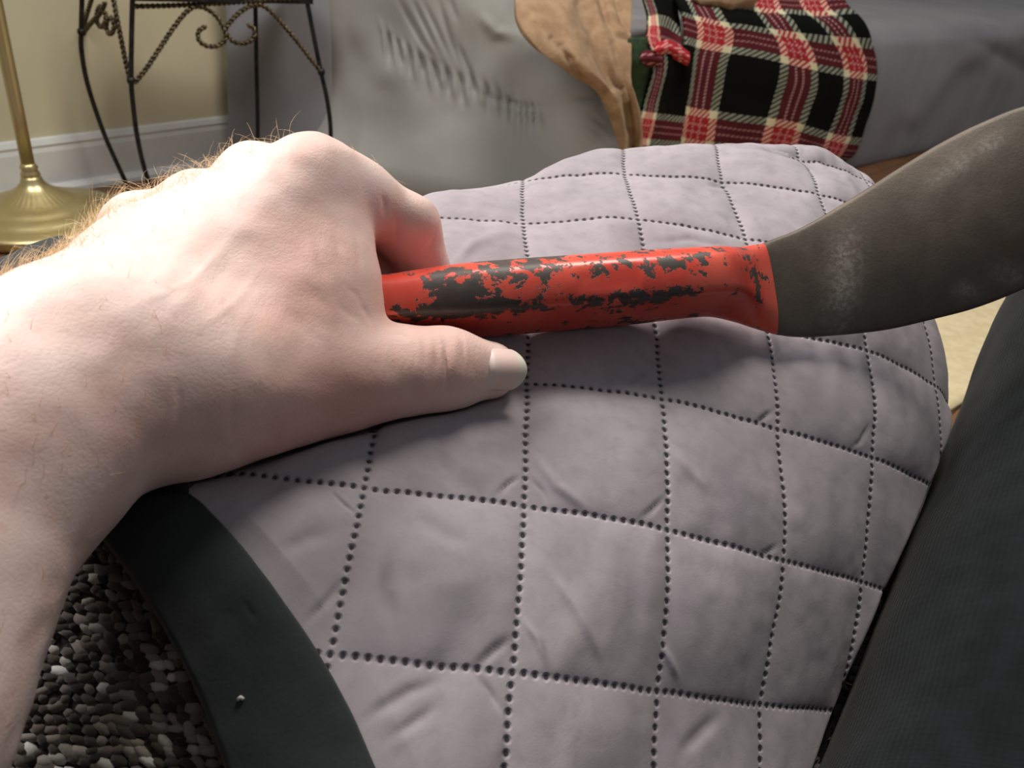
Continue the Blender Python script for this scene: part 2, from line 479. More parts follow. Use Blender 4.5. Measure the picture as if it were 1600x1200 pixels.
# ------------------------------------------------------------------ wrought-iron side table
M_iron = mottled('black_iron', (34, 34, 34), (52, 50, 48), 60, 0.45, 0.6, bump=0.3, bscale=200)
M_rope = mottled('bronzed_iron_twist', (52, 46, 36), (110, 96, 70), 200, 0.4, 0.6)
fA = on_z(252, 334, 0); fB = on_z(206, 303, 0); fC = on_z(402, 292, 0); fD = on_z(516, 312, 0)
def vplane(a, b):
    d = nz((b-a)*[1, 1, 0]); n = np.array([d[1], -d[0], 0]); return a, n
def legpath(foot, pts):
    # the leg stands in the upright plane through its foot that faces the view
    n = nz((CAM-foot)*[1, 1, 0]); return np.array([on_plane(x, y, foot, n) for x, y in pts])
LEGS = [(fA, [(208, -45), (207, 0), (205.5, 60), (205, 126), (208, 165), (213, 205), (222, 250), (236, 295), (250, 326), (253, 334)]),
        (fB, [(128, -45), (128, 0), (127, 45), (127, 75), (134, 120), (147, 165), (165, 215), (185, 260), (203, 298), (206, 303)]),
        (fC, [(398, -40), (399, 10), (400, 60), (401, 120), (402.5, 180), (402.5, 235), (402, 280), (402, 292)]),
        (fD, [(468, -40), (479, 0), (489, 50), (501, 110), (511, 155), (516.5, 200), (516, 250), (514, 295), (516, 312)])]
tbl_c = (fA+fB+fC+fD)/4
table = empty('side_table', tbl_c, 'black wrought-iron side table with curved legs and twisted scrollwork', 'table')
tops = []
for foot, pts in LEGS:
    p = cr_line(legpath(foot, pts), 60); tops.append(p[0]); p[-1, 2] = 0.0
    rr = np.full(60, .0052); rr[-4:] = [.0055, .0065, .0075, .0075]
    V, Fc = tube_np(p, rr, 12); mesh_np('leg', V, Fc, M_iron.m, table)
def apron(pa, na, lines, name='twisted_scroll'):
    for ln in lines:
        p = cr_line(np.array([on_plane(x, y, pa, na) for x, y in ln]), 90)
        V, Fc = rope_np(p, .0054); mesh_np(name, V, Fc, M_rope.m, table)
def loop(cx, cy, rx, ry, a0, a1, n=14):
    return [(cx+rx*math.cos(math.radians(a)), cy-ry*math.sin(math.radians(a))) for a in np.linspace(a0, a1, n)]
pa, na = vplane(fA, fD)
apron(pa, na, [[(210, 130), (228, 108), (250, 75), (270, 45), (288, 22), (303, 11), (318, 12), (332, 20), (343, 32), (351, 48)]+loop(331, 56, 22, 17, 20, -190, 12)+[(312, 47), (322, 41)],
               [(503, 114), (485, 92), (465, 66), (445, 42), (425, 20), (408, 8), (390, 10), (374, 20), (360, 34), (351, 48)]+loop(377, 52, 21, 16, 190, 380, 12)+[(396, 44), (386, 38)],
               [(209, 10), (260, 9), (310, 7), (360, 4), (420, 0), (470, -3)]])
pb, nb = vplane(fA, fB); pb = pb+WN*.08
apron(pb, nb, [[(203, 126), (196, 95), (188, 55), (181, 20), (176, -10)], [(131, 50), (140, 38), (150, 28), (158, 18), (164, 4)], [(129, 44), (135, 24), (141, 4), (146, -12)]]
      + [loop(158, 26, 7, 16, 60, 390, 12), loop(172, 40, 6, 13, 120, 450, 12)])
V, Fc = tube_np([(0, 0, 0)], .01) if False else (None, None)
for t_, ln in ((fA, (205, 126)), (fB, (127.5, 50)), (fD, (502, 112))):
    n = nz((CAM-t_)*[1, 1, 0]); c = on_plane(*ln, t_, n)
    V, Fc = lathe_np([(.002, -.008), (.0075, -.006), (.009, 0), (.0075, .006), (.002, .008)], 14); mesh_np('joint_ball', V+c, Fc, M_iron.m, table)
M_ttop = mottled('dark_stained_wood', (52, 40, 30), (74, 54, 36), 20, 0.5)
ztop = float(np.mean([t[2] for t in tops]))
zt = on_plane(300, 4, *vplane(fA, fD))[2]
cA, cD = tops[0].copy(), tops[3].copy(); ax = nz((cD-cA)*[1, 1, 0]); ay = np.array([-ax[1], ax[0], 0])
lx = np.linalg.norm((cD-cA)[:2]); ly = min(.15, min(np.dot(WA-cA-ax*t, -WN)/max(np.dot(ay, -WN), .1) for t in (-.01, lx+.02))-.03)
V, Fc = box_np(np.array([cA[0], cA[1], 0]), ax, ay, UP, -.01, lx+.02, -.008, ly, zt+.004, zt+.024)
bevel(mesh_np('table_top', V, Fc, M_ttop.m, table, smooth=False), .003)
V1 = box_np(np.array([cA[0], cA[1], 0]), ax, ay, UP, -.014, lx+.024, -.013, -.008, zt+.002, zt+.028)
bevel(mesh_np('rim', *V1, M_iron.m, table, smooth=False), .001)

# ------------------------------------------------------------------ sofa under a grey slipcover
B0 = on_plane(352, 228, WA+WN*.05, WN)*[1, 1, 0]; E0 = nz(np.array([.22, 1.99, 0])-B0); NE = np.array([E0[1], -E0[0], 0])
if np.dot(NE, CAM-B0) < 0: NE = -NE
def fabric(name, a, b, sc=900, bump=0.25, wave=True):
    M = Mat(name, a, 0.92, 0, 0.15); v = M.coord()
    M.color(M.mix(M.step(M.noise(v, 5, 4), 0.3, 0.7), a, b))
    if wave:
        wv = M.n('ShaderNodeTexWave', bands_direction='DIAGONAL'); wv.inputs['Scale'].default_value = 70; wv.inputs['Distortion'].default_value = 1.5
        M.l(v, wv.inputs['Vector']); M.bump(wv.outputs['Fac'], 0.12, 0.001)
    M.bump(M.noise(v, sc, 2), bump, 0.0008)
    M.b.inputs['Sheen Weight'].default_value = 0.25
    return M
M_slip = fabric('grey_slipcover', (154, 153, 149), (142, 142, 138))
M_side = fabric('blue_grey_upholstery', (142, 142, 146), (130, 131, 136))
M_seatc = fabric('grey_seat_cover', (140, 138, 143), (126, 125, 131))
sofa = empty('sofa', (0.5, 2.6, 0), 'grey slipcovered sofa with a gathered, sagging arm beside the wall', 'sofa')
def extruded_body(name, poly, w0, w1, rnd, mat, h=0.007, warp=None, crv=None, lap=3):
    """rounded extrusion of an outline standing in the sofa-end plane; poly in (along, up), w = depth towards the viewer"""
    poly = np.asarray(poly, float); lo = poly.min(0)-.06; hi = poly.max(0)+.06
    nx, ny = int((hi[0]-lo[0])/h), int((hi[1]-lo[1])/h)
    gx = lo[0]+h*np.arange(nx); gy = lo[1]+h*np.arange(ny); G = np.stack(np.meshgrid(gx, gy, indexing='ij'), -1).reshape(-1, 2)
    d = seg_dist(G, np.concatenate([poly, poly[:1]])); ins = np.zeros(len(G), bool)
    for (x0, y0), (x1, y1) in zip(poly, np.roll(poly, -1, 0)):
        c_ = (y0 > G[:, 1]) != (y1 > G[:, 1]); ins ^= c_ & (G[:, 0] < (x1-x0)*(G[:, 1]-y0)/(y1-y0+1e-12)+x0)
    d2 = np.where(ins, -d, d).reshape(nx, ny)
    gz = np.arange(w0-.05, w1+.05, h); mid, hw = (w0+w1)/2, (w1-w0)/2
    wz = np.abs(gz-mid)-hw
    a = d2[:, :, None]+rnd; b = wz[None, None]+rnd
    F_ = Field((0, 0, 0), (h, h, h), h); F_.F = (np.minimum(np.maximum(a, b), 0)+np.sqrt(np.maximum(a, 0)**2+np.maximum(b, 0)**2)-rnd).astype(np.float32)
    F_.lo = np.array([lo[0], lo[1], gz[0]])
    V, Q = F_.mesh(); V = relax(V, Q, lap)
    X = B0+V[:, :1]*E0+V[:, 1:2]*UP+V[:, 2:3]*NE
    if np.dot(np.cross(E0, UP), NE) < 0: Q = Q[:, ::-1].copy()
    N = normals(X, Q)
    if warp is not None: X = X+N*warp(V)[:, None]
    if crv: X = carve(X, N, crv)
    X[:, 2] = np.maximum(X[:, 2], .003)
    return mesh_np(name, X, Q, mat, sofa)
GATH = []
seam = [(600, 50), (640, 82), (690, 112), (740, 132), (790, 152), (815, 168), (840, 172)]
for k in range(31):
    t = k/30; p = cr_line(np.array([(x, y, 0) for x, y in seam]), 31)[k]
    rg = random.Random(k); up = rg.uniform(14, 26); dn = rg.uniform(22, 54); sl = rg.uniform(-6, 3)
    GATH.append(([(p[0]-8+sl*.5, p[1]-up), (p[0], p[1]), (p[0]+3-sl, p[1]+dn)], 3.0, (.013 if k % 2 else -.008)))
GATH += [(seam, 9, .003), ([(735, 140), (780, 158), (830, 168), (872, 166)], 6, .006),
         ([(618, -10), (640, 30), (662, 70), (688, 104)], 4, .010), ([(640, -10), (664, 40), (690, 96)], 3.5, .009), ([(655, -10), (684, 50), (708, 105)], 3.5, .008),
         ([(682, -10), (700, 50), (722, 118)], 3.5, .009), ([(712, 60), (728, 100), (742, 128)], 3.5, .007), ([(700, -10), (716, 40)], 4, .006),
         ([(885, 160), (920, 156), (958, 150)], 4, .009), ([(890, 172), (930, 185), (968, 214)], 4, .008), ([(900, 190), (930, 205), (955, 225)], 4, .006),
         ([(745, 15), (775, 50), (812, 62)], 9, -.012), ([(560, 60), (620, 130), (640, 220)], 30, -.012), ([(520, 0), (560, 100), (560, 220)], 20, .008)]
def e2(x, y):
    g_ = on_plane(x, y, B0, NE); return (float(np.dot(g_-B0, E0)), max(float(g_[2]), .004))
arm_poly = [e2(*p_) for p_ in ((508, 420), (502, 150), (480, -90), (640, -110), (715, -80), (758, -30), (780, 0), (805, 35), (830, 58), (865, 78), (900, 100), (930, 125), (950, 150), (968, 185), (980, 220), (992, 270), (996, 420))]
EP = e2(352, 228)[1]
def armwarp(V):
    return .085*np.exp(-(V[:, 1]/.13)**2)*(V[:, 2] > -.12)+ .012*vnoise(V, 5, 5)+.005*vnoise(V, 13, 6)+.055*np.exp(-((V[:, 0]-.78)/.24)**2-((V[:, 1]-.14)/.16)**2)*(V[:, 2] > -.10)
extruded_body('side_panel', [e2(350, 229), (.30, EP), e2(520, -100), e2(343, -100)], -.050, -.012, .018, M_side.m, 0.006)
extruded_body('slipcover_arm', arm_poly, -.30, 0.0, .075, M_slip.m, 0.0048, armwarp, GATH, 4)
# seat body with front skirt
def seat_part():
    nu, nv = 160, 90
    prof = [(-.80, .37), (-.70, .415), (-.45, .425), (-.15, .424), (-.05, .416), (-.012, .395), (-.002, .36), (.0, .25), (-.003, .10), (-.008, .022), (-.02, .012), (-.08, .012)]
    pr = cr_line(np.array([(a, z, 0) for a, z in prof]), nv)
    t = np.linspace(-1.22, 2.2, nu)
    X = SA+t[:, None, None]*SD+pr[None, :, :1]*SN+pr[None, :, 1:2]*UP
    amp = .010*vnoise(X, 4, 8)+.004*vnoise(X*[1, 1, .35], 16, 9)
    X = X+amp[..., None]*(SN+UP*.4)
    q = proj(X.reshape(-1, 3))[:, :2]
    g_ = np.zeros(len(q))
    for ln, wd, dp in (([(1365, 14), (1410, 30), (1470, 38)], 6, .012), ([(1470, 40), (1530, 70), (1600, 110)], 14, .008), ([(1420, 180), (1480, 100), (1560, 60)], 16, -.008)):
        g_ -= dp*np.exp(-(seg_dist(q, ln)/wd)**2)
    X = X+g_.reshape(X.shape[:2])[..., None]*SN
    Fc = grid_faces(nu, nv)
    o = mesh_np('seat', X.reshape(-1, 3), Fc, M_seatc.m, sofa)
    md = o.modifiers.new('t', 'SOLIDIFY'); md.thickness = .02; md.offset = -1
seat_part()
V, Fc = box_np(SA, SD, SN, UP, -1.05, 2.15, -.72, -.10, .03, .40); mesh_np('frame', V, Fc, M_side.m, sofa, False)
V, Fc = box_np(SA, SD, SN, UP, -.40, 2.15, -.95, -.74, .06, .86); bevel(mesh_np('back_rest', V, Fc, M_seatc.m, sofa, False), .06, 5)
for t_ in (-.3, 2.1):
    for a_ in (-.18, -.9):
        V, Fc = lathe_np([(.018, 0), (.024, .06)], 16); mesh_np('foot', V+SA+SD*t_+SN*a_, Fc, M_ttop.m, sofa)

# ------------------------------------------------------------------ throws on the sofa
def front(px, py, off=.03): return on_plane(px, py, SA+SN*off, SN)
def top(px, py, z=.485): return on_z(px, py, z)
M_tan = Mat('tan_fleece', (178, 142, 104), 0.95, 0, 0.1); vt = M_tan.coord()
M_tan.color(M_tan.mix(M_tan.step(M_tan.noise(vt, 30, 4), .35, .65), (146, 118, 92), (164, 136, 108)))
M_tan.bump(M_tan.noise(vt, 160, 4), .5, .003); M_tan.b.inputs['Sheen Weight'].default_value = .08
rows = [[(808, -45), (850, -45), (890, -45), (930, -45), (962, -45), (990, -45)],
        [(806, 5), (845, 6), (888, 8), (930, 6), (960, 4), (987, 2)],
        [(815, 42), (850, 44), (890, 46), (928, 44), (958, 42), (987, 46)],
        [(848, 84), (872, 82), (900, 80), (934, 82), (962, 84), (987, 86)],
        [(892, 116), (908, 112), (926, 110), (948, 112), (970, 118), (986, 124)],
        [(932, 146), (944, 143), (957, 142), (970, 146), (982, 152), (993, 158)],
        [(952, 182), (962, 180), (972, 180), (981, 182), (990, 186), (1000, 192)],
        [(964, 222), (971, 222), (979, 222), (986, 222), (993, 222), (1000, 222)],
        [(974, 262), (978, 262), (982, 262), (986, 262), (990, 262), (994, 262)]]
off = [-.16, -.05, .0, .035, .05, .055, .055, .05, .05]
ctrl = [[front(x, y, off[i]+.012*((j*7+i*3) % 3-1)) for j, (x, y) in enumerate(rw)] for i, rw in enumerate(rows)]
uvc = [[(j/5, i/8) for j in range(6)] for i in range(9)]
tan_lines = [([(938, -10), (948, 30), (962, 52), (985, 62)], 5, .016), ([(962, 0), (972, 30), (985, 48)], 4, .012), ([(905, 5), (928, 60), (945, 105), (958, 135)], 8, .014), ([(925, 5), (944, 60), (960, 110), (975, 150)], 7, -.012), ([(960, 66), (966, 100), (978, 150), (984, 200)], 6, .008),
             ([(880, 70), (900, 110), (925, 135), (940, 150)], 6, .012), ([(900, 100), (930, 130), (960, 170)], 6, -.010), ([(835, 30), (880, 40), (920, 60)], 8, -.008), ([(862, 60), (890, 95)], 5, .010)]
def brush(lines, amp=1.0, base=None):
    def fn(u, v, X):
        q = proj(X.reshape(-1, 3))[:, :2]; d = np.zeros(len(q))
        for ln, wd, dp in lines: d -= dp*np.exp(-(seg_dist(q, ln)/wd)**2)
        d = d.reshape(X.shape[:2])*amp
        if base is not None: d = d+base(X)
        return d
    return fn
tb = empty('tan_blanket', front(900, 60)*[1, 1, 0]+[0, 0, .46], 'fuzzy tan blanket bunched on the sofa seat and hanging over its edge', 'blanket')
cloth('drape', ctrl, uvc, 150, 90, M_tan.m, tb, .012, brush(tan_lines, .6, lambda X: .004*vnoise(X, 14, 11)+.001*vnoise(X, 50, 12)))
# the bunched end lying over the plaid throw
rows = [[(1075, -50), (1110, -50), (1150, -50), (1190, -50)], [(1082, -20), (1112, -18), (1150, -16), (1186, -14)], [(1090, 2), (1118, 2), (1152, 4), (1182, 2)], [(1100, 14), (1124, 18), (1152, 24), (1176, 16)]]
ctrl = [[front(x, y, -.02+.02*(i == 2)-.10*(i == 0)) for x, y in rw] for i, rw in enumerate(rows)]
cloth('bunched_end', ctrl, [[(j/3, i/3) for j in range(4)] for i in range(4)], 40, 50, M_tan.m, tb, .014, lambda u, v, X: .006*vnoise(X, 30, 13))

M_pl = Mat('woven_tartan', (20, 20, 18), 0.95, 0, 0.1); M_pl.b.inputs['Sheen Weight'].default_value = 0
pu, pv, puv = M_pl.uv()
def bands(x, cs):
    core = edge = line = None
    for c_, hw in cs:
        d = M_pl.math('ABSOLUTE', M_pl.math('SUBTRACT', x, c_))
        a_ = M_pl.math('LESS_THAN', d, hw); i_ = M_pl.math('LESS_THAN', d, hw*.60)
        e_ = M_pl.math('SUBTRACT', a_, i_)
        l_ = M_pl.math('LESS_THAN', M_pl.math('ABSOLUTE', M_pl.math('SUBTRACT', d, hw*.2)), hw*.055)
        core = i_ if core is None else M_pl.math('MAXIMUM', core, i_); edge = e_ if edge is None else M_pl.math('MAXIMUM', edge, e_)
        line = l_ if line is None else M_pl.math('MAXIMUM', line, l_)
    return core, edge, line
VC, VE, VL = bands(pu, [(.20, .105), (.58, .082), (.86, .066), (-.25, .09)])
HC, HE, HL = bands(pv, [(0, .10), (.33, .105), (.86, .10)])
sc = M_pl.math('MULTIPLY_ADD', pu, 150, M_pl.math('MULTIPLY', pv, 130)); tw = M_pl.math('GREATER_THAN', M_pl.math('SINE', M_pl.math('MULTIPLY', sc, 1.6)), 0.0)
dt = M_pl.math('GREATER_THAN', M_pl.math('SINE', M_pl.math('MULTIPLY', M_pl.math('ADD', pu, pv), 330)), -0.1)
col = (11, 12, 10)
edge_c = M_pl.mix(tw, (58, 62, 54), (156, 157, 142))
mar = (88, 34, 40)
col = M_pl.mix(HC, col, mar); col = M_pl.mix(M_pl.math('MULTIPLY', HL, dt), col, (170, 120, 120)); col = M_pl.mix(HE, col, edge_c)
cv = M_pl.mix(M_pl.math('MULTIPLY', VL, dt), mar, (190, 150, 150))
ck = M_pl.mix(M_pl.math('MULTIPLY', dt, M_pl.math('MAXIMUM', HL, VL)), (168, 44, 52), (214, 150, 146))
cv = M_pl.mix(HC, cv, ck); cv = M_pl.mix(HE, cv, M_pl.mix(tw, (170, 60, 58), (226, 190, 170)))
ce = M_pl.mix(HC, edge_c, M_pl.mix(tw, (176, 60, 60), (226, 186, 168))); ce = M_pl.mix(HE, ce, (224, 214, 178))
col = M_pl.mix(VC, col, cv); col = M_pl.mix(VE, col, ce)
M_pl.color(col); M_pl.bump(M_pl.noise(M_pl.coord(), 500, 2), .4, .002)
plaid = empty('plaid_throw', front(1200, 110)*[1, 1, 0]+[0, 0, .42], 'red, black and white plaid fleece throw draped over the sofa front edge', 'throw')
S_ = [0, .2, .39, .58, .72, .86, 1.0]
rows = [(-.30, [(1050, -60), (1090, -60), (1145, -60), (1200, -55), (1235, -52), (1268, -50), (1315, -50)], -.14),
        (0.0, [(1046, -22), (1086, -14), (1140, -6), (1195, 2), (1232, 4), (1268, 5), (1322, 2)], -.05),
        (.17, [(1062, 8), (1100, 18), (1158, 28), (1216, 34), (1262, 38), (1304, 40), (1354, 40)], .012),
        (.33, [(1072, 40), (1114, 52), (1180, 62), (1243, 76), (1290, 86), (1336, 94), (1370, 100)], .032),
        (.50, [(1072, 88), (1104, 96), (1172, 106), (1250, 122), (1296, 132), (1336, 140), (1368, 142)], .046),
        (.66, [(1066, 132), (1096, 140), (1164, 150), (1240, 160), (1286, 172), (1324, 182), (1357, 184)], .046),
        (.86, [(1056, 192), (1086, 200), (1150, 208), (1222, 216), (1264, 226), (1302, 236), (1336, 240)], .044),
        (1.1, [(1044, 260), (1074, 268), (1135, 274), (1204, 266), (1245, 264), (1278, 262), (1312, 257)], .030)]
ctrl = [[front(x, y, o_) for x, y in rw] for t_, rw, o_ in rows]
uvc = [[(s_, t_) for s_ in S_] for t_, rw, o_ in rows]
cloth('drape', ctrl, uvc, 110, 130, M_pl.m, plaid, .008, brush([([(1062, 60), (1066, 140), (1052, 230)], 6, .012), ([(1150, 70), (1130, 200)], 18, .006)], 1, lambda X: .003*vnoise(X, 25, 14)))
# the bunched left folds
rows = [(.0, [(992, -30), (1010, -34), (1030, -34), (1052, -30)], -.04), (.2, [(1012, 18), (1028, 14), (1044, 20), (1064, 34)], .0), (.33, [(1014, 60), (1034, 64), (1052, 70), (1066, 78)], .03),
        (.5, [(1022, 94), (1044, 97), (1062, 100), (1078, 104)], .042), (.66, [(1012, 146), (1034, 150), (1054, 153), (1074, 156)], .042), (.86, [(998, 200), (1022, 202), (1044, 204), (1066, 206)], .042), (1.1, [(986, 260), (1008, 262), (1030, 262), (1052, 262)], .04)]
ctrl = [[front(x, y, o_+.006+.010*math.sin(j*2.1)) for j, (x, y) in enumerate(rw)] for t_, rw, o_ in rows]
uvc = [[((-.34, -.15, -.04, .06)[j], t_) for j in range(4)] for t_, rw, o_ in rows]
cloth('folded_edge', ctrl, uvc, 90, 50, M_pl.m, plaid, .010, lambda u, v, X: .004*vnoise(X, 35, 15))
rows = [[(1026, 66), (1044, 62), (1062, 70), (1078, 82)], [(1024, 80), (1044, 76), (1062, 84), (1078, 94)], [(1030, 90), (1046, 90), (1062, 97), (1074, 104)]]
ctrl = [[front(x, y, .045+.015*(i == 1)) for x, y in rw] for i, rw in enumerate(rows)]
cloth('rolled_corner', ctrl, [[(.15+.035*j, .28+.05*i) for j in range(4)] for i in range(3)], 30, 40, M_pl.m, plaid, .008, None)
rows = [[(1004, 80), (1018, 78), (1034, 84)], [(1002, 93), (1018, 92), (1036, 95)], [(1008, 104), (1020, 106), (1034, 104)]]
ctrl = [[front(x, y, .045+.015*(i == 1)) for x, y in rw] for i, rw in enumerate(rows)]
cloth('rolled_corner', ctrl, [[(.38+.02*j, .29+.04*i) for j in range(3)] for i in range(3)], 24, 24, M_pl.m, plaid, .008, None)
M_gr = mottled('dark_green_fleece', (44, 62, 42), (58, 78, 54), 40, .95, bump=.4, bscale=300)
rows = [[(982, 60), (1000, 58), (1026, 60)], [(978, 105), (1000, 100), (1028, 104)], [(980, 150), (1000, 148), (1020, 150)], [(984, 200), (996, 200), (1010, 200)], [(984, 250), (996, 250), (1010, 250)]]
ctrl = [[front(x, y, .022+.012*(j == 1)+.008*(i == 1)) for j, (x, y) in enumerate(rw)] for i, rw in enumerate(rows)]
o = cloth('green_cloth', ctrl, [[(j/2, i/4) for j in range(3)] for i in range(5)], 50, 24, M_gr.m, None, .010, lambda u, v, X: .004*vnoise(X, 30, 16))
tag(o, 'dark green cloth tucked between the tan blanket and the plaid throw', 'cloth')

# ------------------------------------------------------------------ the armchair arm and its quilted cover
QX = np.array([[-1836,287,5331,-1861,776,5492,-1882,1270,5636,-1904,1770,5758,-1932,2275,5854,-1963,2784,5930,-2008,3293,5993,-2033,3805,6050,-2036,4316,6109,-2053,4827,6174,-2083,5336,6244],[-1349,339,5230,-1371,823,5405,-1389,1312,5565,-1409,1808,5700,-1436,2312,5807,-1465,2819,5888,-1511,3328,5954,-1537,3839,6014,-1537,4350,6077,-1555,4860,6148,-1585,5369,6222],[-866,398,5115,-882,874,5312,-897,1356,5492,-913,1848,5644,-940,2349,5762,-966,2856,5851,-1015,3364,5919,-1041,3875,5978,-1038,4386,6048,-1056,4894,6126,-1087,5402,6206],[-391,475,4978,-399,938,5203,-407,1408,5411,-417,1893,5589,-444,2391,5720,-466,2896,5823,-519,3403,5897,-545,3915,5947,-538,4424,6027,-557,4931,6114,-588,5438,6200],[66,589,4810,73,1033,5070,83,1483,5320,80,1956,5529,50,2447,5677,35,2944,5807,-24,3446,5902,-51,3957,5934,-36,4464,6024,-57,4971,6117,-90,5477,6206],[493,739,4597,512,1170,4877,538,1601,5158,566,2042,5414,553,2508,5631,538,2997,5790,487,3484,5949,452,3993,5996,466,4503,6056,442,5011,6134,408,5517,6219],[889,921,4352,914,1347,4639,947,1768,4932,1023,2152,5231,1034,2584,5503,1034,3053,5698,995,3523,5909,948,4029,6008,971,4538,6064,941,5046,6136,906,5553,6217],[1275,1115,4101,1304,1539,4394,1340,1961,4693,1427,2331,5001,1491,2704,5334,1522,3134,5598,1485,3592,5820,1456,4076,5974,1477,4580,6024,1438,5092,6098,1402,5600,6185],[1672,1258,3833,1712,1671,4137,1762,2077,4448,1846,2466,4771,1909,2851,5102,1956,3268,5389,1937,3718,5640,1917,4204,5815,1925,4715,5902,1913,5215,6010,1884,5716,6118],[2083,1391,3582,2133,1795,3898,2192,2193,4219,2274,2584,4544,2337,2974,4873,2387,3390,5173,2382,3830,5440,2376,4305,5639,2396,4803,5768,2391,5303,5893,2366,5802,6017],[2502,1521,3341,2558,1917,3664,2623,2309,3992,2705,2699,4319,2770,3089,4649,2823,3500,4955,2828,3931,5237,2836,4394,5460,2866,4883,5620,2867,5378,5763,2847,5874,5899]], float).reshape(11, 11, 3)/1e4      # quilting nodes, 5 cm apart; [u+3][v+2]
QL = 0.05
def vb(u): return np.interp(u, [-5, -3, -2, -1, 0, 1, 2, 3, 4, 5, 6], [1.6, 2.4, 3.0, 3.6, 4.15, 4.8, 5.45, 5.75, 6.05, 6.0, 5.7])
UB = 4.95
def roll(s, R, T, N, pm=1.5):
    p = np.minimum(s/R, pm); ex = np.maximum(s-R*pm, 0)
    return (R*np.sin(p)+ex*math.cos(pm))[..., None]*T-(R*(1-np.cos(p))+ex*math.sin(pm))[..., None]*N
def S0(u, v): return cr_grid(QX, u+3, v+2)
def SURF(u, v):
    b = vb(u); uc = np.minimum(u, UB); vc = np.minimum(v, b); e = .04
    X = S0(uc, vc); Tu = X-S0(uc-e, vc); Tv = X-S0(uc, vc-e)
    Tu /= np.linalg.norm(Tu, axis=-1, keepdims=True); Tv /= np.linalg.norm(Tv, axis=-1, keepdims=True)
    N = np.cross(Tu, Tv); N /= np.linalg.norm(N, axis=-1, keepdims=True)
    return X+roll(np.maximum(u-UB, 0)*QL, .045, Tu, N, 1.2)+roll(np.maximum(v-b, 0)*QL, .05, Tv, N)
def surf_n(X):
    N = np.cross(np.gradient(X, axis=0), np.gradient(X, axis=1)); N /= np.linalg.norm(N, axis=-1, keepdims=True)+1e-12
    return -N if np.mean(N[..., 2]) < 0 else N
def ue(v):
    q = -.1-.90*v-.25*v*v
    return np.where(v < 1.1, q, np.maximum(-1.3925-.62*(v-1.1), -3.0))
def grooves(X, N, lines):
    sh = X.shape; return carve(X.reshape(-1, 3), N.reshape(-1, 3), lines).reshape(sh)

HB = [  # px, py, depth, radius at both ends, blend
 ((-440, 1470, .150, .036), (-262, 1090, .168, .0320), .02), ((-262, 1090, .168, .0320), (-110, 818, .190, .0285), .02), ((-110, 818, .190, .0285), (40, 648, .212, .0252), .02),
 ((52, 650, .212, .0250), (145, 575, .226, .0245), .022), ((62, 668, .208, .0225), (130, 588, .226, .021), .02),
 ((145, 572, .230, .024), (250, 572, .236, .022), .02),
 ((170, 590, .234, .023), (488, 276, .277, .0122), .016), ((160, 560, .238, .022), (402, 282, .286, .0115), .016),
 ((165, 560, .240, .0205), (308, 322, .291, .0115), .016), ((158, 552, .240, .0190), (215, 358, .290, .0120), .016),
 ((235, 575, .230, .0215), (340, 600, .236, .0195), .02), ((330, 598, .235, .0200), (557, 590, .262, .0140), .018),
 ((250, 580, .242, .021), (440, 580, .262, .018), .02),
 ((300, 500, .256, .020), (440, 480, .272, .016), .02), ((260, 450, .266, .018), (400, 400, .284, .014), .02),
 ((420, 570, .252, .0150), (452, 340, .274, .0140), .02), ((500, 575, .259, .0115), (510, 320, .281, .0115), .016), ((528, 560, .264, .0100), (531, 330, .286, .0092), .012), ((460, 470, .262, .0150), (500, 460, .268, .0130), .02),
 # index finger
 ((488, 276, .277, .0122), (562, 306, .2875, .0112), .010), ((562, 306, .2875, .0112), (642, 350, .297, .0102), .006), ((642, 350, .297, .0102), (662, 425, .309, .0096), .004), ((662, 425, .309, .0096), (650, 492, .3125, .0082), .004), ((590, 345, .297, .0085), (640, 385, .304, .0100), .006),
 # middle, ring, little fingers curled behind and beneath the handle
 ((396, 277, .286, .0115), (562, 352, .311, .0104), .006), ((562, 352, .311, .0104), (585, 440, .313, .0094), .004), ((585, 440, .313, .0094), (570, 505, .308, .0080), .004),
 ((308, 322, .291, .0115), (470, 390, .311, .0102), .006), ((470, 390, .311, .0102), (505, 460, .311, .0090), .004), ((505, 460, .311, .0090), (495, 515, .304, .0078), .004),
 ((215, 358, .290, .0115), (370, 430, .305, .0092), .006), ((370, 430, .305, .0092), (420, 480, .303, .0080), .004), ((420, 480, .303, .0080), (425, 525, .297, .0070), .004),
 # thumb
 ((557, 590, .262, .0142), (640, 580, .267, .0127), .010), ((640, 580, .267, .0127), (698, 575, .272, .0126), .008), ((698, 575, .272, .0126), (764, 578, .278, .0098), .006),
]
k1, k2 = P(1808, 590, .42), P(1728, 1428, .255); dr = nz(k1-k2)
# what presses into the soft padding: the hand, the tool handle and the thigh
PF = Field((-.34, -.02, .34), (.42, .52, .68), .0030)
for a, b, k in HB: PF.cone(P(*a[:3]), P(*b[:3]), a[3], b[3], k)
PF.cone(P(430, 489, .2850), P(1080, 443, .3165), .0124, .0122, .004); PF.cone(P(1080, 443, .3165), P(1230, 455, .3270), .0122, .0040, .004)
PF.cone(k2-dr*.10, k1+dr*.10, .095, .081, .004)
def press(X, gap, cap=.030):
    N = surf_n(X); Y = X.copy(); tot = np.zeros(X.shape[:-1])
    for _ in range(10):
        s = np.clip(gap-PF.at(Y), 0, cap)*.8; s = np.minimum(s, cap-tot); tot += s; Y = Y-N*s[..., None]
    for _ in range(2):
        tot[1:-1, 1:-1] = np.maximum(tot[1:-1, 1:-1], (tot[2:, 1:-1]+tot[:-2, 1:-1]+tot[1:-1, 2:]+tot[1:-1, :-2])/4)
    return X-N*tot[..., None]

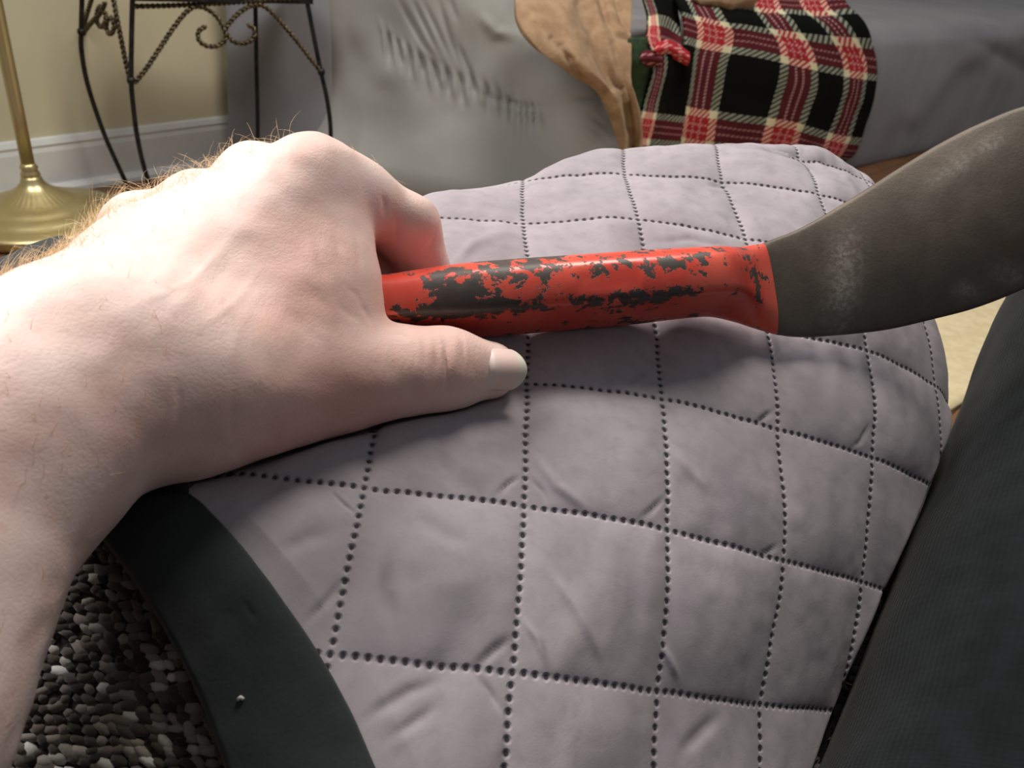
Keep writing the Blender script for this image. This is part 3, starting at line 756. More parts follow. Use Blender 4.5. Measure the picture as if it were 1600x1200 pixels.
M_q = Mat('grey_microsuede', (160, 153, 157), 0.95, 0, 0.08)
qu, qv, quv = M_q.uv(); vq = M_q.coord()
def seamdots(a, b):
    da = M_q.math('PINGPONG', a, 0.5)                           # distance from the seam line
    db = M_q.math('DIVIDE', M_q.math('PINGPONG', M_q.math('MULTIPLY', b, 15.0), 0.5), 15.0)
    return M_q.math('SQRT', M_q.math('ADD', M_q.math('POWER', da, 2), M_q.math('POWER', db, 2))), da
wob = M_q.math('MULTIPLY', M_q.math('SUBTRACT', M_q.noise(quv, 3.0, 1), .5), .03)
quw = M_q.math('ADD', qu, wob); qvw = M_q.math('ADD', qv, wob)
d1, s1 = seamdots(quw, qv); d2, s2 = seamdots(qvw, qu)
dd = M_q.math('MINIMUM', d1, d2)
hole = M_q.math('SUBTRACT', 1.0, M_q.step(dd, .011, .0185))
base = M_q.mix(M_q.step(M_q.noise(quv, 1.1, 5, .6), .3, .7), (154, 146, 152), (172, 163, 168))
base = M_q.mix(M_q.math('MULTIPLY', M_q.step(M_q.noise(quv, 9, 3), .45, .75), .35), base, (140, 133, 138))
base = M_q.mix(M_q.math('MULTIPLY', M_q.attr('stain'), .9), base, (104, 102, 98))
base = M_q.mix(M_q.math('MULTIPLY', hole, .92), base, (44, 40, 48))
M_q.color(base)
M_q.bump(M_q.noise(vq, 1800, 2), .12, .0004)
M_q.bump(M_q.noise(quv, 5, 4, .55, .6), .09, .0022)
M_q.bump(M_q.step(dd, .008, .030), .8, .0009)
M_q.b.inputs['Sheen Weight'].default_value = .06; M_q.b.inputs['Sheen Roughness'].default_value = .5

cover = empty('quilted_cover', (0.08, 0.32, 0.58), 'grey quilted fabric cover with perforated seams and a charcoal border over the chair arm', 'cover')
nv, nt = 620, 540
vv = np.linspace(-1.75, 8.2, nv); tt = np.linspace(0, 1, nt)
VV = np.repeat(vv[:, None], nt, 1); u0_ = ue(vv); u1_ = np.full(nv, 6.1)
UU = u0_[:, None]+(u1_-u0_)[:, None]*tt[None]
X = SURF(UU, VV); N = surf_n(X)
puff = .0030*(np.abs(np.sin(np.pi*UU))**.55*np.abs(np.sin(np.pi*VV))**.55)
cu, cvv = np.floor(UU), np.floor(VV)
cell = np.sin(cu*12.9+cvv*78.2)
edge = np.clip((UU-u0_[:, None])/.25, 0, 1)
uv3 = np.stack([UU, VV, UU*0], -1)
puff = puff*(1+.25*cell)*edge+.0012*vnoise(uv3, 1.7, 21)+.0005*vnoise(uv3*[1.6, .7, 1], 4, 22)+.00015*vnoise(uv3, 9, 23)
X = X+N*puff[..., None]
CREASE = [([(803, 992), (765, 1022), (738, 1050)], 6, .0011), ([(738, 1044), (765, 1080), (788, 1120)], 6, .0011), ([(545, 898), (515, 935), (472, 980)], 6, .0011),
          ([(818, 742), (795, 755), (773, 777)], 3, .0012), ([(828, 745), (848, 768), (856, 790)], 3, .0008), ([(515, 765), (540, 790), (560, 805)], 3, .0008),
          ([(1018, 572), (995, 590), (975, 606)], 3, .0012), ([(1210, 640), (1195, 652), (1180, 664)], 3.5, .0014), ([(1040, 775), (1020, 795), (1000, 812)], 3, .0012),
          ([(1216, 850), (1200, 862), (1185, 868)], 3, .001), ([(1360, 660), (1345, 690), (1330, 700)], 3, .001), ([(830, 705), (870, 760), (925, 800)], 8, -.0012), ([(850, 880), (900, 950), (945, 1040)], 9, -.0012),
          ([(812, 960), (840, 1000), (856, 1050)], 6, -.001), ([(1030, 1000), (1050, 1040), (1062, 1066)], 6, -.001), ([(1050, 700), (1080, 740), (1110, 770)], 8, -.001), ([(615, 860), (602, 920), (612, 985)], 13, .0012),
          ([(640, 800), (690, 830), (740, 860)], 14, .0010), ([(1010, 380), (1080, 372), (1160, 392)], 6, .0008), ([(700, 420), (740, 380), (800, 360)], 8, -.0010), ([(1168, 300), (1220, 330), (1275, 372)], 7, .0016),
          ([(1090, 285), (1140, 292), (1170, 301)], 4, .0014), ([(1160, 224), (1200, 230), (1250, 244), (1310, 276)], 7, .0022),
          ([(1190, 218), (1260, 226), (1325, 262)], 12, -.0025), ([(560, 1130), (640, 1080), (700, 1060)], 10, .0012), ([(600, 1160), (690, 1100)], 9, .001), ([(1060, 1180), (1130, 1110)], 10, .0012), ([(430, 870), (480, 840), (530, 830)], 12, .0010)]
X = grooves(X, surf_n(X), CREASE)
X = press(X, .0012, .045)
q = proj(X.reshape(-1, 3))[:, :2]
def blob(x, y, rx, ry, a=0):
    c_, s_ = math.cos(a), math.sin(a); dx, dy = q[:, 0]-x, q[:, 1]-y
    return np.exp(-((c_*dx+s_*dy)/rx)**4-((-s_*dx+c_*dy)/ry)**4)
stain = np.maximum.reduce([.45*blob(702, 940, 46, 30, -.2), .22*blob(745, 930, 30, 22, .5), .55*blob(738, 748, 26, 15, .4), .28*blob(705, 725, 30, 12, .7), .22*blob(608, 920, 13, 50, -.1), .12*blob(1100, 610, 14, 8), .10*blob(690, 850, 70, 14, .5)])
stain *= .75+.5*vnoise(X.reshape(-1, 3), 160, 24)
keep = np.ones((nv-1, nt-1), bool)
Fc = grid_faces(nv, nt, keep)
tmpN = np.cross(X[1, 0]-X[0, 0], X[0, 1]-X[0, 0])
if np.dot(tmpN, N[0, 0]) < 0: Fc = Fc[:, ::-1].copy()
o = mesh_np('quilted_panel', X.reshape(-1, 3), Fc, M_q.m, cover, True, np.stack([UU, VV], -1).reshape(-1, 2), {'stain': np.clip(stain, 0, 1)})
md = o.modifiers.new('thickness', 'SOLIDIFY'); md.thickness = .004; md.offset = -1
# border band along the cut edge
M_band = mottled('charcoal_binding', (44, 49, 50), (36, 41, 42), 30, .85, bump=.25, bscale=700, bdist=.0005)
M_band.b.inputs['Sheen Weight'].default_value = .1
nb = 60; vv2 = np.linspace(-1.8, 8.0, 260); kk = np.linspace(-.02, 1.0, nb)
K_, V2 = np.meshgrid(kk, vv2, indexing='xy'); U2 = ue(V2)+.03-0.74*K_
sink = np.maximum(K_-.1, 0)**1.5*.012
Xb = SURF(U2, V2); Nb = surf_n(Xb)
prof = .0026*np.clip(np.minimum((K_+.02)/.05, (1-K_)/.04), 0, 1)**.5
Xb = Xb+Nb*(prof-sink-.0004+.0010*vnoise(np.stack([U2, V2, 0*U2], -1), 2.2, 31)+.0004*vnoise(np.stack([U2, V2, 0*U2], -1), 7, 32))[..., None]
Xb = grooves(Xb, surf_n(Xb), [([(410, 945), (385, 960), (350, 965)], 5, .0008)])
Xb = press(Xb, .002, .045)
Fc = grid_faces(260, nb)
if np.dot(np.cross(Xb[1, 0]-Xb[0, 0], Xb[0, 1]-Xb[0, 0]), Nb[0, 0]) < 0: Fc = Fc[:, ::-1].copy()
o = mesh_np('border', Xb.reshape(-1, 3), Fc, M_band.m, cover); o['label'] = 'charcoal fabric border strip'
md = o.modifiers.new('thickness', 'SOLIDIFY'); md.thickness = .004; md.offset = -1
M_lint = Mat('lint', (200, 200, 196), .9)
li = np.argmin(np.linalg.norm(proj(Xb.reshape(-1, 3))[:, :2]-[377, 1098], axis=1)); lc = Xb.reshape(-1, 3)[li]
V, Fc = tube_np([lc+np.array([-.0007, 0, .0005]), lc+np.array([0, .0003, .0012]), lc+np.array([.0007, .0002, .0006])], .0005, 6); mesh_np('lint_speck', V, Fc, M_lint.m, cover)

# armchair
chair = empty('armchair', (0.1, 0.2, 0.0), 'tweed armchair, its arm showing speckled grey weave beside the charcoal border', 'chair')
M_tw = mottled('tweed_ground', (62, 54, 48), (40, 35, 32), 300, .95, bump=.6, bscale=900)
na_, ma_ = 110, 90
ua = np.linspace(-7.5, 6.3, na_); va = np.linspace(-2.3, 8.4, ma_)
UA, VA = np.meshgrid(ua, va, indexing='ij')
def ARM(u, v):
    X = SURF(u, v); d = np.maximum(ue(v)-.30-u, 0)
    N = surf_n(X) if X.ndim == 3 else None
    return X, N, .013+.019*np.minimum(d, 1.2)+.012*np.maximum(d-1.2, 0)
Xa, Na, of = ARM(UA, VA)
Xa = press(Xa-Na*of[..., None], .014, .05)
Fa = grid_faces(na_, ma_)
if np.dot(np.cross(Xa[1, 0]-Xa[0, 0], Xa[0, 1]-Xa[0, 0]), Na[0, 0]) < 0: Fa = Fa[:, ::-1].copy()
Va = Xa.reshape(-1, 3); idx = np.arange(na_*ma_).reshape(na_, ma_)
ring = np.concatenate([idx[:, 0], idx[-1, 1:], idx[-2::-1, -1], idx[0, -2:0:-1]])
low = Va[ring].copy(); low[:, 2] = .03; cen = np.array([.02, .32]); low[:, :2] = cen+(low[:, :2]-cen)*.92
nb_ = len(Va); lowi = nb_+np.arange(len(ring)); nx_ = np.roll(np.arange(len(ring)), -1)
sk = np.stack([ring, lowi, lowi[nx_], ring[nx_]], 1)
e1 = np.cross(low[0]-Va[ring[0]], low[1]-Va[ring[0]])
if np.dot(e1, Va[ring[0]]-np.array([.02, .32, .3])) < 0: sk = sk[:, ::-1].copy()
mesh_np('arm', np.concatenate([Va, low]), np.concatenate([Fa, sk]), M_tw.m, chair)
V, Fc = box_np((0, 0, 0), (1, 0, 0), (0, 1, 0), UP, .16, .78, -.5, .60, .10, .30); bevel(mesh_np('seat', V, Fc, M_tw.m, chair, False), .03, 4)
for x_, y_ in ((.70, .52), (.70, -.44), (.2, -.44)):
    V, Fc = lathe_np([(.02, 0), (.026, .10)], 16); mesh_np('foot', V+np.array([x_, y_, 0]), Fc, M_ttop.m, chair)
# weave nubs: short fat yarn loops in slanting rows
M_nub = Mat('tweed_yarn', (120, 110, 100), .95, 0, .1)
ra = M_nub.attr('tone'); cr = M_nub.n('ShaderNodeValToRGB'); M_nub.l(ra, cr.inputs[0]); el = cr.color_ramp.elements
el[0].position = 0; el[0].color = lin((44, 37, 32)); el[1].position = 1; el[1].color = lin((205, 202, 196))
for p_, c_ in ((.35, (76, 68, 60)), (.60, (110, 101, 92)), (.80, (150, 142, 132)), (.92, (186, 184, 176))):
    e_ = el.new(p_); e_.color = lin(c_)
M_nub.color(cr.outputs[0]); M_nub.b.inputs['Sheen Weight'].default_value = .2; M_nub.bump(M_nub.noise(M_nub.coord(), 2500, 2), .5, .0004)
uu = np.arange(-5.0, 1.1, .068); vv3 = np.arange(-2.2, 1.6, .052)
UN, VN = np.meshgrid(uu, vv3, indexing='ij'); UN = UN+.034*(np.arange(len(vv3)) % 2)[None]+RNG.normal(0, .010, UN.shape); VN = VN+RNG.normal(0, .008, VN.shape)-.22*UN*0
XN, NN, ofn = ARM(UN, VN); NN = surf_n(XN-NN*ofn[..., None]); XN = press(XN-surf_n(XN)*ofn[..., None], .010, .05)
m = (UN < ue(VN)-.50).reshape(-1)
Tn = np.gradient(XN, axis=0); Tn /= np.linalg.norm(Tn, axis=-1, keepdims=True); Bn = np.cross(NN, Tn)
ico = bmesh.new(); bmesh.ops.create_icosphere(ico, subdivisions=1, radius=1); iv = np.array([v.co[:] for v in ico.verts]); jf = np.array([[v.index for v in f.verts] for f in ico.faces]); ico.free()
XN, NN, Tn, Bn = (a.reshape(-1, 3)[m] for a in (XN, NN, Tn, Bn)); cnt = len(XN)
ang = RNG.normal(-.35, .25, cnt)[:, None]; sz_l = RNG.uniform(.8, 1.9, (cnt, 1)); T2 = np.cos(ang)*Tn+np.sin(ang)*Bn; B2 = -np.sin(ang)*Tn+np.cos(ang)*Bn
sz = RNG.uniform(.8, 1.25, (cnt, 1))
VNb = (XN+NN*.0004)[:, None]+(iv[None, :, :1]*.0023*(sz*sz_l)[:, None])*T2[:, None]+(iv[None, :, 1:2]*.00155*sz[:, None])*B2[:, None]+(iv[None, :, 2:]*.0010)*NN[:, None]
FNb = (jf[None]+len(iv)*np.arange(cnt)[:, None, None]).reshape(-1, 3)
tone = np.clip(RNG.beta(1.3, 1.7, cnt)+.12*np.sin(np.arange(cnt)*.9), 0, 1)
o = mesh_np('tweed_weave', VNb.reshape(-1, 3), FNb, M_nub.m, chair, True, None, {'tone': np.repeat(tone, len(iv))}); o['kind'] = 'stuff'

# ------------------------------------------------------------------ the red-handled tool
M_red = Mat('chipped_red_enamel', (214, 62, 46), .32, 0, .5)
ru, rv, ruv = M_red.uv()
vr = M_red.coord()
n1 = M_red.noise(M_red.coord('Object', (210, 210, 260)), 1.0, 6, .68, .3); n2 = M_red.noise(M_red.coord('Object', (36, 36, 50)), 1.0, 3)
bias = M_red.attr('wear')
chip = M_red.math('ADD', M_red.math('ADD', M_red.math('MULTIPLY', n1, .75), M_red.math('MULTIPLY', n2, .55)), bias)
cm = M_red.step(chip, .650, .663)
fade = M_red.mix(M_red.step(M_red.noise(vr, 50, 4), .35, .7), (224, 76, 60), (236, 102, 80))
dirt = M_red.step(M_red.noise(vr, 34, 5), .55, .75)
fade = M_red.mix(M_red.math('MULTIPLY', dirt, .45), fade, (120, 44, 30))
M_red.color(M_red.mix(cm, fade, M_red.mix(M_red.noise(vr, 260, 3), (58, 50, 47), (86, 76, 70))))
M_red.rough(M_red.math('MULTIPLY_ADD', cm, .18, .30)); M_red.bump(M_red.math('SUBTRACT', 1.0, cm), .5, .0004); M_red.bump(M_red.noise(vr, 220, 4), .15, .0005)
M_steel = Mat('weathered_steel', (74, 66, 60), .42, .35, .5); vs = M_steel.coord()
c1 = M_steel.mix(M_steel.step(M_steel.noise(vs, 45, 5, .6), .35, .7), (94, 84, 75), (110, 99, 88))
c1 = M_steel.mix(M_steel.math('MULTIPLY', M_steel.step(M_steel.noise(vs, 22, 5, .65), .52, .72), .6), c1, (104, 80, 58))
c1 = M_steel.mix(M_steel.math('MULTIPLY', M_steel.attr('wear_glint'), M_steel.math('MULTIPLY_ADD', M_steel.step(M_steel.noise(vs, 420, 4, .7), .42, .6), .6, .35)), c1, (186, 176, 166))
M_steel.color(c1); M_steel.rough(M_steel.math('MULTIPLY_ADD', M_steel.noise(vs, 90, 4), .25, .44)); M_steel.bump(M_steel.noise(vs, 700, 4, .7), .35, .0004)
tool = empty('trowel', P(900, 470, .32), 'weathered steel trowel with a chipped red handle held in the left hand', 'trowel')
# station: top edge px, bottom edge px, depth, thickness, handle(0)..blade(1), dish
ST = [((425, 455), (424, 520), .2835, .016, 0, 0), ((440, 446), (438, 530), .2840, .021, 0, 0), ((520, 441), (522, 531), .2860, .022, 0, 0), ((600, 432), (604, 530), .2885, .022, 0, 0), ((709, 415), (714, 529), .2930, .022, 0, 0),
      ((800, 407), (804, 523), .2980, .022, 0, 0), ((900, 400), (903, 514), .3040, .022, 0, 0), ((985, 394), (988, 507), .3095, .022, 0, 0), ((1070, 389), (1074, 497), .3155, .021, 0, 0), ((1110, 387), (1117, 495), .3185, .019, .05, 0),
      ((1145, 387), (1155, 504), .3215, .0145, .25, 0), ((1168, 384), (1182, 514), .3235, .0105, .5, 0), ((1190, 381), (1212, 523), .3250, .0075, .7, 0)]
BL = [((1190, 381), (1212, 523), .3250, .0071, .7, 0), ((1212, 372), (1240, 526), .3265, .0050, .9, .001), ((1250, 357), (1276, 526), .3298, .0034, 1, .002), ((1305, 327), (1338, 521), .3330, .0028, 1, .0035), ((1355, 296), (1400, 513), .3360, .0026, 1, .005), ((1415, 257), (1466, 498), .3370, .0025, 1, .006),
      ((1480, 217), (1535, 480), .3365, .0025, 1, .007), ((1545, 184), (1602, 454), .3350, .0025, 1, .007), ((1615, 158), (1680, 415), .3325, .0024, 1, .006), ((1700, 146), (1755, 362), .3295, .0023, 1, .005), ((1790, 160), (1822, 300), .3260, .0021, 1, .004), ((1850, 205), (1858, 250), .3230, .0018, 1, .002), ((1866, 222), (1868, 232), .3220, .0014, 1, .001)]
SH = np.array([(-1, 0), (-.985, .22), (-.93, .48), (-.82, .70), (-.66, .86), (-.5, .93), (-.2, .985), (.1, 1.0), (.34, .985), (.44, .93), (.54, .80), (.72, .52), (.88, .24), (.97, .06), (1.0, -.05), (.99, -.16), (.93, -.22), (.8, -.28), (.4, -.32), (0, -.33), (-.4, -.32), (-.8, -.26), (-.95, -.16)])
xs = np.concatenate([np.cos(np.linspace(math.pi, 0, 15)), np.cos(np.linspace(0, -math.pi, 10))[1:-1]])
SB = np.stack([xs, np.concatenate([np.sqrt(1-xs[:15]**2)**.35, -np.sqrt(1-xs[15:]**2)**.35])*.5], -1)
def loft(st, n, wearf=None, emboss=None):
    A = np.array([[*P(*s[0], s[2]), *P(*s[1], s[2]), s[3], s[4], s[5], (s[0][0]+s[1][0])/2] for s in st])
    t = np.linspace(0, len(st)-1, n); B = cr_grid(np.stack([A, A], 1), t, np.zeros(n))
    ctr = (B[:, :3]+B[:, 3:6])/2; ax = np.gradient(ctr, axis=0); V, W_, UVs = [], [], []
    for k in range(n):
        a = (B[k, 3:6]-B[k, :3])/2; nn = nz(np.cross(ax[k], a))
        if np.dot(nn, CAM-ctr[k]) < 0: nn = -nn
        wgt = float(np.clip(B[k, 7], 0, 1)); sec = SH*(1-wgt)+SB*wgt
        # finer ring
        m_ = len(sec); ss = np.arange(0, m_, .5); i0 = ss.astype(int); fr = (ss-i0)[:, None]
        sec = sec[i0]*(1-fr)+sec[(i0+1) % m_]*fr
        outv = sec[:, 1]*B[k, 6]-B[k, 8]*(sec[:, 0]**2)*1.0
        if emboss is not None: outv = outv+emboss(B[k, 9], sec)
        V.append(ctr[k]+sec[:, :1]*a+outv[:, None]*nn)
        W_.append(wearf(B[k, 9], sec) if wearf else 0*ss); UVs.append(np.stack([0*ss+B[k, 9], ss], -1))
    m_ = len(V[0]); V = np.concatenate(V); Fc = []
    for k in range(n-1):
        for a in range(m_):
            b = (a+1) % m_; Fc.append((k*m_+a, k*m_+b, (k+1)*m_+b, (k+1)*m_+a))
    Fc.append(tuple(range(m_-1, -1, -1))); Fc.append(tuple((n-1)*m_+a for a in range(m_)))
    v0, v1, v2 = V[Fc[m_*2+10][0]], V[Fc[m_*2+10][1]], V[Fc[m_*2+10][2]]
    k = (m_*2+10)//m_
    if np.dot(np.cross(v1-v0, v2-v0), v0-ctr[k]) < 0: Fc = [f[::-1] for f in Fc]
    return V, Fc, np.concatenate(W_), np.concatenate(UVs)
def wearf(x, sec):
    g = lambda c, w_: np.exp(-((sec[:, 0]-c)/w_)**2)
    fr = (sec[:, 1] > 0)
    b = .10*g(.38, .16)*np.interp(x, [600, 700, 1040, 1070], [.6, 1, 1, 0])+.07*g(-.45, .18)*np.interp(x, [560, 700, 780, 860, 960, 1080, 1120], [.3, .6, .2, .9, .9, .9, -.6])
    b += .055*math.exp(-((x-690)/32)**2)*g(0, .6)+.06*math.exp(-((x-640)/40)**2)*g(.5, .4)
    b -= .06*g(.0, .2)*np.interp(x, [730, 760, 860, 1000, 1110], [0, .8, .3, .5, 1.0])+.07*g(.75, .2)+np.interp(x, [1090, 1130], [0, .05])+.02
    b += .20*math.exp(-((x-1158)/5)**2)*g(.05, .34)**.5+.10*math.exp(-((x-915)/22)**2)*g(-.25, .12)
    return np.where(fr, b, -.05)
def emboss(x, sec):
    a = np.clip((x-872)/4, 0, 1)*np.clip((968-x)/4, 0, 1)
    return -.0005*a*np.exp(-((sec[:, 0]+.12)/.28)**4)*(sec[:, 1] > .5)
V, Fc, W_, UVs = loft(ST, 260, wearf, emboss)
mesh_np('handle', V, Fc, M_red.m, tool, True, UVs, {'wear': W_})
def wear_glint(V):
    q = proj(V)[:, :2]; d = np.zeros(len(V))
    for x, y, rx, ry, a_ in ((1488, 262, 42, 14, .62), (1540, 228, 40, 12, .6), (1510, 452, 22, 16, 0), (1580, 430, 30, 16, -.3), (1318, 432, 26, 74, -.15)):  # last entry paints the neck highlight into the colour; others are stains
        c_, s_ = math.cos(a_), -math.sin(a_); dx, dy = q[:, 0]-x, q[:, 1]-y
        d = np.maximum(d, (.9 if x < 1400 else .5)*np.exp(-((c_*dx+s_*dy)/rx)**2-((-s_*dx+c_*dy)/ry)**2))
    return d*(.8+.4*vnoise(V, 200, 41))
V, Fc, W_, UVs = loft(BL, 220)
mesh_np('blade', V, Fc, M_steel.m, tool, True, UVs, {'wear_glint': wear_glint(V)})

# ------------------------------------------------------------------ the person: bare left forearm and hand, dark trouser leg
person = empty('person', P(250, 600, .25)*[1, 1, 0]+[0, 0, .5], 'person with bare hairy forearm gripping the red handle, dark ribbed trouser leg beside the quilt', 'person')
pts = np.array([P(*e[:3]) for a, b, k in HB for e in (a, b)]); rr_ = np.array([e[3] for a, b, k in HB for e in (a, b)])
FH = Field((pts-rr_[:, None]).min(0)-.006, (pts+rr_[:, None]).max(0)+.006, .0009)
for a, b, k in HB: FH.cone(P(*a[:3]), P(*b[:3]), a[3], b[3], k)
V, Q = FH.mesh(); V = relax(V, Q, 3)
N = normals(V, Q)
if np.mean(np.sum(N*(V-V.mean(0)), 1)) < 0: Q = Q[:, ::-1].copy(); N = -N
V = V+N*(.0007*vnoise(V, 55, 51)+.00025*vnoise(V, 160, 52))[:, None]
HL_ = [  # thumb joint folds, knuckle creases, tendons, web folds
 ([(692, 517), (696, 545), (699, 580), (697, 610)], 3.0, .0010), ([(706, 516), (710, 545), (712, 580), (709, 606)], 6, -.0006), ([(678, 518), (682, 550), (684, 590)], 4, .0004), ([(660, 520), (663, 550), (664, 580)], 3.5, .0003), ([(720, 524), (724, 550), (725, 585)], 3.0, .0005), ([(734, 532), (737, 555), (738, 590)], 3.0, .0003),
 ([(612, 520), (628, 522), (640, 530)], 3, .0006), ([(600, 560), (598, 600), (592, 640)], 16, -.0010), ([(615, 525), (616, 560), (612, 600)], 8, .0006),
 ([(560, 470), (574, 490), (582, 512)], 4, .0005), ([(540, 446), (556, 460), (570, 480)], 4.5, .0003), ([(520, 470), (545, 490), (566, 505)], 6, .0005), ([(556, 350), (560, 400), (566, 450)], 6, .0005), ([(520, 350), (530, 400), (548, 440)], 7, .0008), ([(490, 360), (500, 410), (520, 450)], 7, .0007),
 ([(470, 430), (500, 470), (530, 500)], 9, .0008), ([(440, 470), (480, 520), (520, 545)], 10, .0009),
 ([(618, 335), (622, 355), (616, 385)], 4, .0011), ([(596, 300), (602, 320), (600, 345)], 4, .0007), ([(655, 400), (672, 385), (680, 365)], 4, .0006),
 ([(276, 575), (280, 620), (276, 690)], 6.5, .0006), ([(268, 600), (270, 650), (264, 700)], 6, -.0003), ([(495, 690), (520, 680), (560, 672)], 5, .0006),
 ([(440, 290), (320, 430), (230, 540)], 15, -.0010), ([(360, 300), (260, 420), (190, 520)], 15, -.0008), ([(400, 350), (330, 440), (280, 500)], 14, .0006),
 ([(430, 232), (440, 255), (436, 290)], 14, .0010), ([(355, 255), (360, 290), (350, 320)], 14, .0008), ([(300, 520), (370, 470), (420, 400)], 7, -.0006), ([(200, 480), (300, 440), (380, 350)], 6, -.0005)]
rg = random.Random(9)
HL_ += [([(x_+rg.uniform(-2, 2), 520+rg.uniform(0, 14)), (x_+2, 560), (x_+rg.uniform(-3, 4), 590+rg.uniform(0, 30))], 2.6, .00022*rg.uniform(.5, 1.4)) for x_ in range(622, 690, 8)]
HL_ += [([(x_, 524+rg.uniform(0, 10)), (x_+2, 560), (x_, 600)], 2.4, .0002) for x_ in (716, 726, 732, 741)]
V = carve(V, N, [(l_, w_, d_*(.28 if w_ >= 7 else .42 if w_ >= 5 else .8)) for l_, w_, d_ in HL_])
nmx = vnoise(V, 30, 53)
q = proj(V)[:, :2]
def gb(x, y, r): return np.exp(-((q[:, 0]-x)**2+(q[:, 1]-y)**2)/r**2)
blush = np.clip(.8*gb(500, 230, 45)*.6+.7*gb(470, 440, 110)+.8*gb(560, 610, 70)+.5*gb(690, 590, 80)+.1*gb(640, 350, 70)+.5*gb(450, 660, 100)+.35*gb(280, 640, 120)+.3*nmx, 0, 1)
M_skin = Mat('skin', (226, 178, 158), .52, 0, .35); vk = M_skin.coord()
cs = M_skin.mix(M_skin.step(M_skin.noise(vk, 55, 4), .35, .7), (246, 220, 211), (238, 204, 193))
cs = M_skin.mix(M_skin.math('MULTIPLY', M_skin.attr('blush'), .75), cs, (216, 158, 142))
cs = M_skin.mix(M_skin.math('MULTIPLY', M_skin.step(M_skin.noise(vk, 240, 3), .62, .75), .25), cs, (206, 156, 134))
M_skin.color(cs)
M_skin.b.inputs['Subsurface Weight'].default_value = .06; M_skin.b.inputs['Subsurface Radius'].default_value = (.006, .0025, .0015); M_skin.b.inputs['Subsurface Scale'].default_value = 1.0
vo = M_skin.n('ShaderNodeTexVoronoi', feature='DISTANCE_TO_EDGE'); vo.inputs['Scale'].default_value = 700; M_skin.l(vk, vo.inputs['Vector'])
M_skin.bump(M_skin.step(vo.outputs['Distance'], 0, .25), .10, .0003); M_skin.bump(M_skin.noise(vk, 420, 5, .65), .22, .0005); M_skin.bump(M_skin.noise(vk, 130, 4), .14, .0009)
arm = mesh_np('arm', V, Q, M_skin.m, person, True, None, {'blush': blush})
# thumbnail
M_nail = Mat('nail', (232, 200, 190), .42, 0, .4); nu_ = M_nail.uv()[0]
M_nail.color(M_nail.mix(M_nail.step(nu_, .74, .84), M_nail.mix(M_nail.step(nu_, .0, .35), (246, 224, 218), (240, 208, 199)), (230, 220, 202)))
tA, tB = P(716, 577, .2740), P(772, 578, .2790); tx = nz(tB-tA); tn = nz(CAM-tB); tn = nz(tn-tx*np.dot(tn, tx)); ty = np.cross(tn, tx)
if np.dot(ty, _u) < 0: ty = -ty
nu, nv2 = 36, 28; gx, gy = np.meshgrid(np.linspace(0, 1, nu), np.linspace(-1, 1, nv2), indexing='ij')
l0 = P(747, 577, .2755); ln_ = .0142
hw = .0070*np.clip(1-np.maximum(gx-.72, 0)**2*4.2-np.maximum(.22-gx, 0)**2*5, .25, 1)
XX = l0+tx*(gx*ln_*(1-.10*gy**2))[..., None]+ty*(gy*hw)[..., None]+tn*(.0112-.0016*gx-.0042*(gy*hw/.007)**2-.0008*np.maximum(.15-gx, 0)/.15)[..., None]
Fc = grid_faces(nu, nv2)
if np.dot(np.cross(XX[1, 0]-XX[0, 0], XX[0, 1]-XX[0, 0]), tn) < 0: Fc = Fc[:, ::-1].copy()
o = mesh_np('thumbnail', XX.reshape(-1, 3), Fc, M_nail.m, person, True, np.stack([gx, (gy+1)/2], -1).reshape(-1, 2)); o['label'] = 'pale thumb nail'
md = o.modifiers.new('t', 'SOLIDIFY'); md.thickness = .0007; md.offset = -1
# hair
M_hair = Mat('arm_hair', (232, 196, 146), .4, 0, .5)
N = normals(V, Q); q = proj(V)[:, :2]
nocam = np.sum(N*(V-CAM), 1)/np.linalg.norm(V-CAM, axis=1)
along = nz(P(400, 300, .28)-P(60, 640, .215)); side = nz(P(120, 420, .25)-P(250, 640, .235))
wrist_s = (V-P(60, 640, .215))@along; side_s = (V-P(160, 590, .23))@side
rim = np.clip((nocam+.30)/.4, 0, 1)
dens = 1.6*rim*(q[:, 1] < 520-.35*q[:, 0]+60)*(q[:, 0] < 600)*(wrist_s < .118)+.05*(wrist_s < .035)*(wrist_s > -.16)*(nocam < -.4)+.012*(wrist_s < .075)*(nocam < -.4)
dens += .25*np.exp(-((q[:, 0]-120)/90)**2-((q[:, 1]-710)/60)**2)*(nocam < -.4)
dens += .5*gb(590, 262, 60)*rim
dens *= (q[:, 0] < 690)*(nocam < .45)*(wrist_s > -.2)*(1-.92*(gb(430, 480, 120) > .25))
pr = dens/dens.sum(); ids_ = RNG.choice(len(V), 1300, p=pr)
parts = []; hv, hf, off_ = [], [], 0
for i in ids_:
    n0 = N[i]; d0 = along*RNG.normal(.25, .45)+side*RNG.normal(.9, .5); d0 = nz(d0-n0*np.dot(d0, n0))
    L_ = RNG.uniform(.004, .0115)*(.45 if q[i, 0] > 500 or nocam[i] < -.35 else 1); lift = RNG.uniform(.25, .95); curl = RNG.normal(0, .5)
    s_ = np.linspace(0, 1, 5)[:, None]; sd = np.cross(n0, d0)
    pth = V[i]-n0*.0003+L_*(s_*(n0*lift+d0*.8)+s_**2*(-n0*.35*lift+sd*curl*.5+d0*.2))
    v_, f_ = tube_np(pth, np.array([.00006, .00006, .00005, .00004, .00002]), 3, False)
    hv.append(v_); hf.append(np.array(f_)+off_); off_ += len(v_)
o = mesh_np('arm_hair', np.concatenate(hv), np.concatenate(hf), M_hair.m, person); o['kind'] = 'stuff'; o['label'] = 'fine golden arm hair'
